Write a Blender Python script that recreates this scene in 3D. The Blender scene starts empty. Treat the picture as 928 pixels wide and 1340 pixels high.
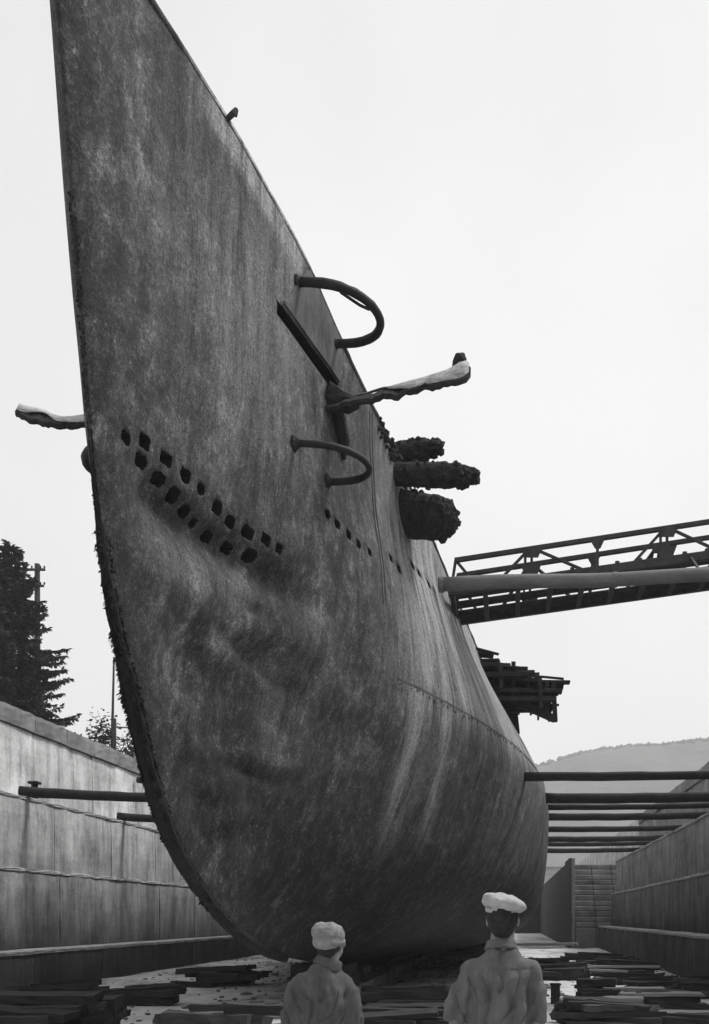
import bpy, bmesh, math, random
from mathutils import Vector, Matrix, Euler, noise
random.seed(7)
R = math.radians
scene = bpy.context.scene
C = scene.collection

# ------------------------------------------------------------------ camera, sky, sun, exposure
cam_d = bpy.data.cameras.new('camera')
cam = bpy.data.objects.new('camera', cam_d); C.objects.link(cam)
cam.location = (0, 0, 1.6); cam.rotation_euler = (R(90), 0, 0)
cam_d.sensor_fit = 'VERTICAL'; cam_d.sensor_height = 36.0; cam_d.sensor_width = 24.9
cam_d.lens = 36.0*1400/1340
cam_d.shift_x = -(665-464)/1340.0
cam_d.shift_y = (1200-670)/1340.0
cam_d.clip_start = 0.1; cam_d.clip_end = 6000
scene.camera = cam
scene.cycles.volume_bounces = 2
scene.view_settings.view_transform = 'Standard'
scene.view_settings.look = 'None'
scene.view_settings.exposure = 0.0
scene.view_settings.gamma = 1.0
scene.view_settings.use_curve_mapping = False

SUN_DIR = Vector((0.62, 0.26, 1.0)).normalized()      # towards the sun
sun_el = math.asin(SUN_DIR.z); sun_az = math.atan2(SUN_DIR.x, SUN_DIR.y)
w = bpy.data.worlds.new("World"); scene.world = w; w.use_nodes = True
nt = w.node_tree; nt.nodes.clear()
sky = nt.nodes.new('ShaderNodeTexSky'); sky.sky_type = 'NISHITA'; sky.sun_disc = False
sky.sun_elevation = sun_el; sky.sun_rotation = sun_az; sky.dust_density = 4.0
bw = nt.nodes.new('ShaderNodeRGBToBW')
cl = nt.nodes.new('ShaderNodeTexNoise'); cl.inputs['Scale'].default_value = 1.6; cl.inputs['Detail'].default_value = 4
tc = nt.nodes.new('ShaderNodeTexCoord')
mr = nt.nodes.new('ShaderNodeMapRange')               # thin overcast: the cloud layer's own soft unevenness
mr.inputs['From Min'].default_value = 0.3; mr.inputs['From Max'].default_value = 0.7
mr.inputs['To Min'].default_value = 7.4; mr.inputs['To Max'].default_value = 9.9
mx = nt.nodes.new('ShaderNodeMix'); mx.data_type = 'FLOAT'; mx.inputs[0].default_value = 0.9
bg = nt.nodes.new('ShaderNodeBackground'); bg.inputs['Strength'].default_value = 0.1
out = nt.nodes.new('ShaderNodeOutputWorld')
L = nt.links.new
L(sky.outputs[0], bw.inputs[0]); L(tc.outputs['Generated'], cl.inputs['Vector']); L(cl.outputs[0], mr.inputs[0])
L(bw.outputs[0], mx.inputs[2]); L(mr.outputs[0], mx.inputs[3]); L(mx.outputs[0], bg.inputs['Color']); L(bg.outputs[0], out.inputs[0])
sd = bpy.data.lights.new('sun', 'SUN'); sd.energy = 3.2; sd.angle = R(14); sd.color = (1, .995, .985)
sun = bpy.data.objects.new('sun', sd); C.objects.link(sun)
sun.rotation_euler = SUN_DIR.to_track_quat('Z', 'Y').to_euler(); sun.location = (20, 20, 40)

# ------------------------------------------------------------------ helpers
def tag(o, label=None, cat=None, group=None, kind=None):
    if label: o['label'] = label
    if cat: o['category'] = cat
    if group: o['group'] = group
    if kind: o['kind'] = kind
    return o
def wloc(o):
    v = Vector((0, 0, 0))
    while o: v += o.location; o = o.parent
    return v
def empty(name, loc, label=None, cat=None, group=None):
    o = bpy.data.objects.new(name, None); C.objects.link(o); o.location = loc; o.empty_display_size = .3
    return tag(o, label, cat, group)
def link(name, me, parent=None, origin=None):
    o = bpy.data.objects.new(name, me); C.objects.link(o)
    if parent is not None: o.parent = parent
    return o
def obj(name, bm, mat, parent=None, smooth=False, origin=None):
    """one mesh object from a bmesh in world coordinates"""
    me = bpy.data.meshes.new(name)
    org = Vector(origin) if origin is not None else (wloc(parent) if parent is not None else Vector((0, 0, 0)))
    bmesh.ops.translate(bm, verts=bm.verts, vec=-org)
    bmesh.ops.recalc_face_normals(bm, faces=bm.faces)
    bm.to_mesh(me); bm.free()
    for m in (mat if isinstance(mat, (list, tuple)) else [mat]): me.materials.append(m)
    if smooth:
        for p in me.polygons: p.use_smooth = True
    o = link(name, me, parent)
    o.location = org - (wloc(parent) if parent is not None else Vector((0, 0, 0)))
    return o
def box(bm, lo, hi, bev=0.0, mtx=None):
    prior = set(bm.verts) if bev > 0 else None
    vs = bmesh.ops.create_cube(bm, size=1.0)['verts']
    for v in vs:
        v.co = Vector([lo[i] + (v.co[i]+.5)*(hi[i]-lo[i]) for i in range(3)])
    if bev > 0:
        es = list({e for v in vs for e in v.link_edges})
        bmesh.ops.bevel(bm, geom=es, offset=bev, segments=1, affect='EDGES')
        vs = [v for v in bm.verts if v not in prior]
    if mtx is not None: bmesh.ops.transform(bm, matrix=mtx, verts=vs)
    return vs
def ring_loft(bm, rings, cap=True):
    """rings: lists of equal-length points"""
    R_ = [[bm.verts.new(p) for p in ring] for ring in rings]
    n = len(R_[0])
    for a, b in zip(R_[:-1], R_[1:]):
        for i in range(n): bm.faces.new((a[i], a[(i+1) % n], b[(i+1) % n], b[i]))
    if cap:
        bm.faces.new(list(reversed(R_[0]))); bm.faces.new(R_[-1])
    return R_
def frame_of(d):
    d = d.normalized(); u = Vector((0, 0, 1)) if abs(d.z) < .95 else Vector((1, 0, 0))
    a = d.cross(u).normalized(); b = a.cross(d).normalized()
    return a, b
def tube(bm, pts, r, n=8, jit=0.0, flat=1.0):
    pts = [Vector(p) for p in pts]; rings = []
    span = (pts[-1]-pts[0]).normalized(); u = Vector((0, 0, 1)) if abs(span.z) < .8 else Vector((0, 1, 0))
    for i, p in enumerate(pts):
        d = (pts[min(i+1, len(pts)-1)] - pts[max(i-1, 0)]).normalized()
        a = d.cross(u).normalized(); b = a.cross(d).normalized(); rr = r[i] if isinstance(r, (list, tuple)) else r
        ring = []
        for k in range(n):
            t = 2*math.pi*k/n; q = rr*(1 + jit*(random.random()-.5))
            ring.append(p + a*math.cos(t)*q + b*math.sin(t)*q*flat)
        rings.append(ring)
    return ring_loft(bm, rings)
def beam_between(bm, p, q, wd, ht, bev=0.0):
    p, q = Vector(p), Vector(q); d = q-p; a, b = frame_of(d)
    m = Matrix((( a.x, d.normalized().x, b.x, p.x), (a.y, d.normalized().y, b.y, p.y), (a.z, d.normalized().z, b.z, p.z), (0, 0, 0, 1)))
    return box(bm, (-wd/2, 0, -ht/2), (wd/2, d.length, ht/2), bev, m)

# ------------------------------------------------------------------ materials (grey: the place is seen in monochrome)
def node(nt, t, **kw):
    n = nt.nodes.new(t)
    for k, v in kw.items():
        if k.startswith('_'): setattr(n, k[1:], v)
        else: n.inputs[k.replace('0', ' ')].default_value = v
    return n
def grey(v): return (v, v, v, 1)
def new_mat(name):
    m = bpy.data.materials.new(name); m.use_nodes = True
    n = m.node_tree; b = n.nodes['Principled BSDF']
    return m, n, b
def coords(n, scale, obj_space=False):
    if obj_space:
        t = n.nodes.new('ShaderNodeTexCoord').outputs['Object']
    else:
        t = n.nodes.new('ShaderNodeNewGeometry').outputs['Position']
    mp = n.nodes.new('ShaderNodeMapping'); mp.inputs['Scale'].default_value = scale
    n.links.new(t, mp.inputs['Vector']); return mp.outputs[0]
def ramp(n, src, stops):
    r = n.nodes.new('ShaderNodeValToRGB'); e = r.color_ramp.elements
    while len(e) < len(stops): e.new(.5)
    for el, (p, v) in zip(e, stops): el.position = p; el.color = grey(v)
    n.links.new(src, r.inputs[0]); return r.outputs[0]
def nz(n, vec, scale, detail=4, rough=.6):
    t = n.nodes.new('ShaderNodeTexNoise'); t.inputs['Scale'].default_value = scale
    t.inputs['Detail'].default_value = detail; t.inputs['Roughness'].default_value = rough
    n.links.new(vec, t.inputs['Vector']); return t.outputs[0]
def mth(n, op, a, b=None, clamp=False):
    t = n.nodes.new('ShaderNodeMath'); t.operation = op; t.use_clamp = clamp
    for i, v in enumerate((a, b)):
        if v is None: continue
        if isinstance(v, (int, float)): t.inputs[i].default_value = v
        else: n.links.new(v, t.inputs[i])
    return t.outputs[0]
def mixf(n, f, a, b, blend='MIX'):
    t = n.nodes.new('ShaderNodeMix'); t.data_type = 'RGBA'; t.blend_type = blend
    for i, v in ((0, f), (6, a), (7, b)):
        if isinstance(v, (int, float)): t.inputs[i].default_value = v if i == 0 else grey(v)
        else: n.links.new(v, t.inputs[i])
    return t.outputs[2]
def bump(n, b, src, strength, dist):
    t = n.nodes.new('ShaderNodeBump'); t.inputs['Strength'].default_value = strength; t.inputs['Distance'].default_value = dist
    n.links.new(src, t.inputs['Height']); n.links.new(t.outputs[0], b.inputs['Normal'])
def simple(name, lo, hi, scale=3.0, stretch=(1, 1, 1), rough=.85, bmp=.4, bd=.02, rnd=0.0, obj_space=False, fine=30, spec=.3):
    m, n, b = new_mat(name)
    v = coords(n, stretch, obj_space)
    big = nz(n, v, scale, 6, .65); fn = nz(n, v, fine, 3, .7)
    s = mth(n, 'ADD', mth(n, 'MULTIPLY', big, .7), mth(n, 'MULTIPLY', fn, .3))
    c = ramp(n, s, [(.34, lo), (.66, hi)])
    if rnd > 0:
        oi = n.nodes.new('ShaderNodeObjectInfo').outputs['Random']
        k = mth(n, 'ADD', mth(n, 'MULTIPLY', oi, rnd), 1-rnd/2)
        c = mixf(n, 1.0, c, k, 'MULTIPLY')
    n.links.new(c, b.inputs['Base Color']); b.inputs['Roughness'].default_value = rough
    b.inputs['Specular IOR Level'].default_value = spec
    bump(n, b, s, bmp, bd)
    return m
M = {}
M['timber'] = simple('black_timber', .012, .05, 4, (1, 1, 1), .9, .6, .02, .7, True)
M['plank'] = simple('weathered_plank', .02, .085, 3, (.4, 3, 3), .9, .6, .015, .9, True)
M['pale_plank'] = simple('pale_plank', .16, .34, 3, (.4, 3, 3), .9, .6, .015, .6, True)
M['shore'] = simple('wet_shore_timber', .008, .03, 5, (1, 1, 1), .75, .5, .02)
M['housing'] = simple('stained_plate', .03, .15, 3, (1, 1, .5), .85, .7, .02, fine=28)
M['iron'] = simple('dark_iron', .004, .022, 6, (1, 1, 1), .7, .5, .01)
M['girder'] = simple('painted_girder', .018, .055, 8, (1, 1, 1), .65, .3, .006)
M['pipe'] = simple('pipe_steel', .10, .20, 4, (.3, 1, 1), .55, .3, .006)
M['crust'] = simple('encrusted_iron', .006, .042, 9, (1, 1, 1), .95, 1.0, .03, fine=45)
M['weed'] = simple('dried_weed', .004, .018, 12, (1, 1, 1), .95, 1.0, .03)
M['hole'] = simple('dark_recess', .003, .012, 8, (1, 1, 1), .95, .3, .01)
M['coping'] = simple('coping_stone', .12, .28, 1.4, (1, 1, .6), .9, .5, .02, .25)
M['pier'] = simple('pier_concrete', .06, .24, 1.2, (1, 1, .5), .9, .5, .03, .3)
M['bush'] = simple('foliage', .03, .07, 2, (1, 1, 1), .9, .2, .01)
M['needle'] = simple('needles', .018, .05, 1.2, (1, 1, 1), .9, .2, .01)
M['bark'] = simple('bark', .03, .07, 6, (1, 1, .3), .95, .8, .02)
M['pole'] = simple('pole_wood', .03, .07, 6, (1, 1, .2), .9, .5, .01)
M['hill'] = simple('wooded_hill', .05, .12, .02, (1, 1, 1), .95, .6, 3.0, fine=.12)
M['yard'] = simple('yard_earth', .18, .32, .3, (1, 1, 1), .95, .4, .05)
M['block'] = simple('keel_block_concrete', .22, .38, 3, (1, 1, 1), .9, .4, .015, .3)
M['pier_shaded'] = simple('shaded_pier', .02, .07, 1.2, (1, 1, .5), .9, .5, .03, .3)  # entrance inner wall and pier body, their shade put into the colour
M['steel_pale'] = simple('scoured_plate', .20, .66, 9, (1, 1, 1), .85, .5, .01)
M['skin'] = simple('skin', .18, .24, 8, (1, 1, 1), .6, .15, .003)
M['hair'] = simple('hair', .010, .03, 30, (1, 1, 1), .7, .6, .004)
M['eye'] = simple('eye', .3, .4, 8, (1, 1, 1), .3, .05, .001)
M['cap'] = simple('pale_cloth', .30, .48, 14, (1, 1, 1), .95, .3, .004, fine=120)
M['knit'] = simple('crumpled_cloth', .15, .30, 16, (1, 1, 1), .95, .5, .006, fine=120)
M['shirt'] = simple('work_shirt', .08, .17, 12, (1, 1, .45), .95, .4, .005, fine=140)
M['jacket'] = simple('work_jacket', .055, .12, 12, (1, 1, .5), .95, .4, .006, fine=140)
M['trousers'] = simple('trousers', .04, .08, 6, (1, 1, .5), .95, .4, .006, fine=140)
M['shoe'] = simple('shoe_leather', .02, .05, 8, (1, 1, 1), .6, .3, .004)

def concrete(name, lo, hi, streak_dark, low_dark=(.2, 5.4, .09)):
    m, n, b = new_mat(name)
    v = coords(n, (1, 1, 1)); vs = coords(n, (1.0, 1.0, .22)); vf = coords(n, (2, 2.4, .22)); vb = coords(n, (.5, .5, 6.0))
    big = nz(n, v, .8, 7, .7); st = nz(n, vs, 1.3, 6, .75); sf = nz(n, vf, 1.6, 6, .75); fn = nz(n, v, 16, 5, .85); bd = nz(n, vb, 1.0, 2, .5)
    s = mth(n, 'ADD', mth(n, 'ADD', mth(n, 'MULTIPLY', big, .50), mth(n, 'MULTIPLY', bd, .08)), mth(n, 'ADD', mth(n, 'MULTIPLY', st, .18), mth(n, 'MULTIPLY', fn, .30)))
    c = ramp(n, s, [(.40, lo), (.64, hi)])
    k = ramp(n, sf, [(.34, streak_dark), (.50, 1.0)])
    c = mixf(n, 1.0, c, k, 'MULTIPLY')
    # darkest at the floor, paler upwards, with a ragged edge
    sep = n.nodes.new('ShaderNodeSeparateXYZ'); g = n.nodes.new('ShaderNodeNewGeometry'); n.links.new(g.outputs['Position'], sep.inputs[0])
    zz = mth(n, 'ADD', sep.outputs[2], mth(n, 'MULTIPLY', mth(n, 'SUBTRACT', st, .5), 3.2))
    mpr = n.nodes.new('ShaderNodeMapRange'); mpr.interpolation_type = 'SMOOTHSTEP'
    n.links.new(zz, mpr.inputs[0]); mpr.inputs[1].default_value = low_dark[0]; mpr.inputs[2].default_value = low_dark[1]
    mpr.inputs[3].default_value = low_dark[2]; mpr.inputs[4].default_value = 1.0
    c = mixf(n, 1.0, c, mpr.outputs[0], 'MULTIPLY')
    oi = n.nodes.new('ShaderNodeObjectInfo').outputs['Random']
    c = mixf(n, 1.0, c, mth(n, 'ADD', mth(n, 'MULTIPLY', oi, .22), .89), 'MULTIPLY')
    n.links.new(c, b.inputs['Base Color']); b.inputs['Roughness'].default_value = .9
    b.inputs['Specular IOR Level'].default_value = .25
    bump(n, b, mth(n, 'ADD', s, mth(n, 'MULTIPLY', sf, .3)), .8, .06)
    return m
M['ledge'] = simple('pale_arris', .22, .50, 3, (1, 1, 1), .9, .5, .02, .3)
M['wall_shaded'] = concrete('shaded_dock_concrete', .09, .36, .5, (.3, 5.0, .22))  # darker copy for the right wall, its shade put into the colour
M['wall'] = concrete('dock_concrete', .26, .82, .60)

def floor_mat():
    m, n, b = new_mat('dock_floor_silt')
    v = coords(n, (1, 1, 1)); vv = coords(n, (.35, .22, 1))
    big = nz(n, vv, 1.0, 6, .6); md = nz(n, v, 3.5, 5, .7); fn = nz(n, v, 30, 3, .8)
    s = mth(n, 'ADD', mth(n, 'MULTIPLY', big, .6), mth(n, 'ADD', mth(n, 'MULTIPLY', md, .3), mth(n, 'MULTIPLY', fn, .12)))
    c = ramp(n, s, [(.36, .06), (.42, .24), (.49, .55), (.60, .76)])
    n.links.new(c, b.inputs['Base Color'])
    r = ramp(n, big, [(.42, .95), (.62, .55)]); n.links.new(r, b.inputs['Roughness'])
    b.inputs['Specular IOR Level'].default_value = .3
    bump(n, b, s, .9, .08)
    return m
M['floor'] = floor_mat()

def hull_mat():
    m, n, b = new_mat('rusted_hull')
    fl = n.nodes.new('ShaderNodeAttribute'); fl.attribute_name = 'flow'        # (frame position, distance down the shell)
    def fc(sx, sy):
        mp = n.nodes.new('ShaderNodeMapping'); mp.inputs['Scale'].default_value = (sx, sy, 1); n.links.new(fl.outputs['Vector'], mp.inputs['Vector']); return mp.outputs[0]
    v = coords(n, (1, 1, 1)); vs = fc(2.0, .7); vl = fc(2.4, .24); vd = fc(9, 4.2)
    big = nz(n, v, .7, 6, .65); st = nz(n, vs, 1.6, 8, .78); lg = nz(n, vl, 2.0, 7, .78); fn = nz(n, v, 24, 5, .9)
    sp = nz(n, vd, 2.6, 3, .6); gr = nz(n, v, 75, 3, .9); mo = nz(n, v, 4.6, 8, .80); bl = nz(n, fc(1.3, .8), 1.0, 6, .7)
    s = mth(n, 'ADD', mth(n, 'ADD', mth(n, 'MULTIPLY', bl, .30), mth(n, 'MULTIPLY', mo, .32)), mth(n, 'ADD', mth(n, 'MULTIPLY', st, .14), mth(n, 'MULTIPLY', fn, .24)))
    base = ramp(n, s, [(.42, .014), (.485, .046), (.54, .14), (.60, .42)])
    run = ramp(n, lg, [(.38, .62), (.50, 1.0)])                                # dark rust runs
    base = mixf(n, .7, base, run, 'MULTIPLY')
    # washed paint further aft and along the upper strakes plus light painted on the tube bulge
    at = n.nodes.new('ShaderNodeAttribute'); at.attribute_name = 'wash_light'
    wash_light = mth(n, 'MULTIPLY', at.outputs['Fac'], ramp(n, mth(n, 'ADD', mth(n, 'MULTIPLY', lg, .75), mth(n, 'MULTIPLY', fn, .25)), [(.40, .10), (.56, 1.0)]))
    pale = ramp(n, fn, [(.35, .32), (.65, .70)])
    c = mixf(n, wash_light, base, pale)
    gt = n.nodes.new('ShaderNodeAttribute'); gt.attribute_name = 'grime_shade'  # stem weed and dirt, plus shade painted on the hollow, dents and belly
    grm_shade = mth(n, 'MULTIPLY', gt.outputs['Fac'], ramp(n, mth(n, 'ADD', mth(n, 'MULTIPLY', mo, .5), mth(n, 'MULTIPLY', fn, .5)), [(.38, 1.0), (.66, .40)]), True)
    c = mixf(n, grm_shade, c, .011)
    tick = ramp(n, mth(n, 'MULTIPLY', sp, mth(n, 'ADD', mo, .42)), [(.63, 0.0), (.70, .6)])   # barnacle scars
    c = mixf(n, tick, c, .50)
    sk = ramp(n, nz(n, v, 38, 3, .85), [(.56, 0.0), (.66, .55)])               # salt and shell specks
    c = mixf(n, mth(n, 'MULTIPLY', sk, ramp(n, mo, [(.42, .15), (.60, 1.0)])), c, .38)
    pit = ramp(n, gr, [(.36, .18), (.52, 1.0)])
    c = mixf(n, 1.0, c, pit, 'MULTIPLY')
    n.links.new(c, b.inputs['Base Color']); b.inputs['Roughness'].default_value = .82
    b.inputs['Specular IOR Level'].default_value = .3
    bump(n, b, mth(n, 'ADD', s, mth(n, 'MULTIPLY', fn, .5)), .9, .03)
    return m
M['hull'] = hull_mat()

# ------------------------------------------------------------------ hull lines (metres: Y along the dock, h above the dock floor)
X0 = -3.6; KEEL = .45
def pch(xs, ys):
    n = len(xs); d = [(ys[i+1]-ys[i])/(xs[i+1]-xs[i]) for i in range(n-1)]
    m = [d[0]]+[0 if d[i-1]*d[i] <= 0 else 2*d[i-1]*d[i]/(d[i-1]+d[i]) for i in range(1, n-1)]+[d[-1]]
    def f(x):
        if x <= xs[0]: return ys[0]
        if x >= xs[-1]: return ys[-1]
        i = 0
        while x > xs[i+1]: i += 1
        w = xs[i+1]-xs[i]; t = (x-xs[i])/w
        return (2*t**3-3*t*t+1)*ys[i]+(t**3-2*t*t+t)*w*m[i]+(-2*t**3+3*t*t)*ys[i+1]+(t**3-t*t)*w*m[i+1]
    return f
stem_y = pch([.45, .7, .88, 1.03, 1.7, 2.56, 3.8, 5, 6.7, 8.9, 10.2], [24, 20.5, 18.2, 16.3, 13.1, 11.2, 10.1, 9.4, 9.0, 8.54, 8.28])
deck_h = pch([8, 9.5, 11, 12.2, 13.2, 14.5, 15.7, 17, 20, 22, 25, 32, 95], [10.0, 9.9, 9.84, 9.75, 9.6, 9.28, 9.1, 8.9, 8.45, 8.2, 7.9, 7.6, 7.6])
beam_h = pch([.45, .6, .9, 1.7, 2.56, 3.8, 4.5, 5, 5.7, 6.4, 7.0, 7.6, 8.2, 8.9, 10.2], [1.6, 2.8, 3.8, 4.6, 4.82, 4.9, 4.9, 4.86, 4.7, 4.42, 4.1, 3.8, 3.65, 3.6, 3.6])
ent = pch([.45, 1.7, 2.56, 3.8, 4.6, 5.1, 5.5, 6, 6.6, 7.4, 8.5, 10.2], [11.0, 10.8, 10.5, 10.2, 10.0, 10.1, 10.35, 10.7, 11.05, 11.3, 11.4, 11.5])
pexp = pch([2, 4, 4.8, 5.5, 6.2, 7, 8, 10.2], [1.75, 1.75, 1.68, 1.5, 1.33, 1.17, 1.1, 1.1])
def sst(x, a, b):
    t = max(0, min(1, (x-a)/(b-a))); return t*t*(3-2*t)
def gau(x, a, s): return math.exp(-((x-a)/s)**2)
def dent(Y, h):
    """the plates are stove in between the flood holes and the tube bulge, and crumpled lower down"""
    s = Y-stem_y(h)
    k = sst(s, .25, 1.2)*(1-sst(Y, 12.6, 14.6))
    d = -.15*gau(h, 5.58, .21)*k + .13*gau(h, 4.98, .30)*k
    k2 = sst(s, .3, 1.2)*(1-sst(Y, 13.2, 15.2))*sst(h, 1.8, 2.6)*(1-sst(h, 4.9, 5.3))
    d += k2*(.12*noise.noise(Vector((Y*1.1, 7.3, h*1.6)))+  .05*noise.noise(Vector((Y*1.3, 1.3, h*4.0)))+.012*noise.noise(Vector((Y*5, 3.3, h*8))))
    d += -.06*gau(h, 4.2, .22)*gau(Y, 12.4, 1.1)*sst(s, .4, 1.4) - .05*gau(h, 3.36, .08)*gau(Y, 13.0, .7) + .03*gau(h, 3.55, .14)*gau(Y, 13.0, .8) - .08*gau(h, 5.12, .06)*gau(Y, 12.3, .4) - .05*gau(h, 4.62-.1*(Y-12.5), .08)*gau(Y, 12.6, .9)
    # plates pulled in a little between frames
    d += .012*noise.noise(Vector((Y*1.3, 4.1, h*1.3)))*sst(s, .3, 1.5)
    return d
def b_at(Y, h, dented=True):
    s = Y-stem_y(h)
    if s <= 0: return 0.0
    b = beam_h(h)*(1-math.exp(-(s/ent(h))**pexp(h)))
    b += (.06+.08*sst(h, 4.8, 6))*(1-math.exp(-s/.18))*math.exp(-s/3)
    if Y > 60: b *= max(0.02, 1-((Y-60)/36)**2)
    if dented and Y < 20: b = max(.01, b+dent(Y, h))
    return b
def hp(Y, h, off=0.0, side=1): return Vector((X0+side*(b_at(Y, h)+off), Y, h))
def hn(Y, h):
    e = .08
    a = hp(Y+e, h)-hp(Y-e, h); c = hp(Y, h+e)-hp(Y, h-e)
    n = a.cross(c).normalized()
    return n if n.x > 0 else -n

sub = empty('submarine', (X0, 20, 0), 'huge rusted submarine hull standing bow-on in the dry dock', 'submarine')

# hull shell
NU, NV, KE = 190, 132, 4.3
bm = bmesh.new()
wash_light = bm.verts.layers.float.new('wash_light'); grime_shade = bm.verts.layers.float.new('grime_shade'); flow = bm.verts.layers.float_vector.new('flow')
def paint(v, Y, h):
    s = Y-stem_y(h)
    wv = .85*sst(Y, 14.6, 18.5)*sst(h, 4.6, 5.6)
    wv += .20*sst(Y, 15, 18)*sst(h, 1.8, 3.4)
    c1 = 16.66+(5.17-h)*.21; c2 = 17.8+(4.91-h)*.30
    wv += 1.0*gau(Y, c1, .27)*sst(h, 2.2, 3.2)*(1-sst(h, 5.1, 5.25))
    wv += .9*gau(Y, c2, .15)*sst(h, 2.3, 3.2)*(1-sst(h, 4.9, 5.15))
    wv += .40*gau(Y, 11.7, 1.6)*gau(h, 8.2, 1.6)+.35*gau(Y, 12.6, .35)*gau(h, 8.9, .9)
    wv += .32*gau(h, 5.15, .25)*gau(Y, 11.2, 1.0)+.25*gau(Y, 13.6, .6)*gau(h, 4.4, 1.2)  # first term paints light on the upward face of the tube bulge
    wv += 1.1*sst(h, deck_h(Y)-.40, deck_h(Y)-.26)*sst(Y, 10.2, 11)*(1-sst(Y, 12.9, 13.2))
    g = .55*sst(Y, 12.7, 13.0)*(1-sst(Y, 14.1, 14.25))*(1 if 8.62 < h < 9.62 else 0)
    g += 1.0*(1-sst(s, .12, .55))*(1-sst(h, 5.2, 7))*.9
    g += .45*gau(h, 5.56, .22)*sst(Y, 9.8, 10.3)*(1-sst(Y, 12.6, 13.8))  # shade of the hollow under the flood holes, painted in
    g += .45*(1-sst(h, 1.3, 3.2))+.45*(1-sst(h, 2.6, 5.6))*(1-.6*sst(Y, 15, 19))+.55*(1-sst(h, 2.0, 4.6))  # growth low on the hull, with the belly's shade painted in
    g += .6*gau(h, 4.15, .35)*gau(Y, 12.3, .7)+.5*gau(h, 3.36, .13)*gau(Y, 13.0, .5)+.5*gau(h, 5.1, .10)*gau(Y, 12.3, .4)+.4*gau(h, 4.7, .2)*gau(Y, 13.6, .5)  # dark smudges and painted shade in the dents
    v[wash_light] = min(1, wv); v[grime_shade] = min(1, g)
cols = []
for iu in range(NU+1):
    f = (math.exp(KE*iu/NU)-1)/(math.exp(KE)-1)
    rows = []
    for j in range(NV+1):
        t = j/NV; h = KEEL+9.6*t; s = 0
        for _ in range(6):
            ys = stem_y(h); Y = ys+(95-ys)*f
            h = KEEL+(deck_h(Y)-KEEL)*t
        Y = max(Y, stem_y(h)+(0 if iu == 0 else .004)); rows.append((Y, h))
    if iu == 0:
        vs = []
        for Y, h in rows:
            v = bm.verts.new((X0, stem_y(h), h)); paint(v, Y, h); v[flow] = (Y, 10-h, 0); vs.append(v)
        cols.append((vs, vs))
    else:
        pr, sb = [], []
        gl = 0; last = None
        for Y, h in reversed(rows):                              # girth measured down from the deck
            b = max(b_at(Y, h), .012)
            if last is not None: gl += math.hypot(b-last[0], h-last[1])
            last = (b, h)
            for sd_, lst in ((1, pr), (-1, sb)):
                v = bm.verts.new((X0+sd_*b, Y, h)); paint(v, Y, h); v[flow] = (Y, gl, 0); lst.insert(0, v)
        cols.append((pr, sb))
for iu in range(NU):
    a, b = cols[iu], cols[iu+1]
    for sd_ in (0, 1):
        for j in range(NV):
            q = [a[sd_][j], b[sd_][j], b[sd_][j+1], a[sd_][j+1]]
            bm.faces.new(q if sd_ == 0 else q[::-1])
    for j in (0, NV):
        q = [a[0][j], b[0][j], b[1][j], a[1][j]] if iu else [a[0][j], b[0][j], b[1][j]]
        bm.faces.new(q if j else q[::-1])
e0, e1 = cols[-1]
for j in range(NV): bm.faces.new((e0[j], e0[j+1], e1[j+1], e1[j]))
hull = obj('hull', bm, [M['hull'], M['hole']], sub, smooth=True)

# flood holes and the slot of the folded bow plane, cut into the shell
HOLES = [(9.62, 5.91, .17), (9.92, 6.01, .23), (10.3, 6.01, .24), (10.66, 6.0, .22), (10.96, 5.98, .15), (11.3, 5.92, .20), (11.58, 5.88, .22),
         (11.94, 5.89, .26), (12.3, 5.94, .24), (12.6, 5.94, .16), (9.92, 5.83, .24), (10.28, 5.81, .25), (10.6, 5.78, .21), (10.88, 5.73, .19),
         (11.1, 5.69, .12), (11.4, 5.65, .20), (11.78, 5.66, .22), (12.18, 5.71, .27)]
HOLES_AFT = [(13.68, 6.75, .17), (13.98, 6.73, .20), (14.34, 6.72, .19), (14.68, 6.71, .18), (15.08, 6.74, .15),
             (16.04, 6.98, .16), (16.42, 6.94, .17), (17.44, 7.33, .2), (17.84, 7.33, .2), (18.58, 7.37, .22)]
cut = bmesh.new(); backs = []
for k, (Y, h, L_) in enumerate(HOLES+HOLES_AFT):
    hh = .064 if k < len(HOLES) else .055
    if L_ < .16: hh *= .75
    dep = min(.16, max(.06, b_at(Y, h)*.45))
    for side in (1, -1):
        ring_o, ring_i = [], []
        nseg = 16; ra = random.uniform(-.12, .12); sk = random.uniform(.9, 1.12)
        for q in range(nseg):
            t = 2*math.pi*q/nseg; ct, stn = math.cos(t), math.sin(t)
            # rounded-rectangle hole with a corroded rim
            p = 1/ (abs(ct)**4.5+abs(stn)**4.5)**(1/4.5)
            dy = .44*L_*ct*p*(1+random.uniform(-.15, .13)); dz = hh*sk*stn*p*(1+random.uniform(-.17, .15))
            y2, h2 = Y+dy*math.cos(ra)-dz*math.sin(ra), h+dz*math.cos(ra)+dy*math.sin(ra)
            ring_o.append(hp(y2, h2, .08, side)); ring_i.append(hp(Y+dy, h+dz, -dep, side))
        ring_loft(cut, [ring_o, ring_i])
        if side == 1: backs.append((ring_i, dep))
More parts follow.
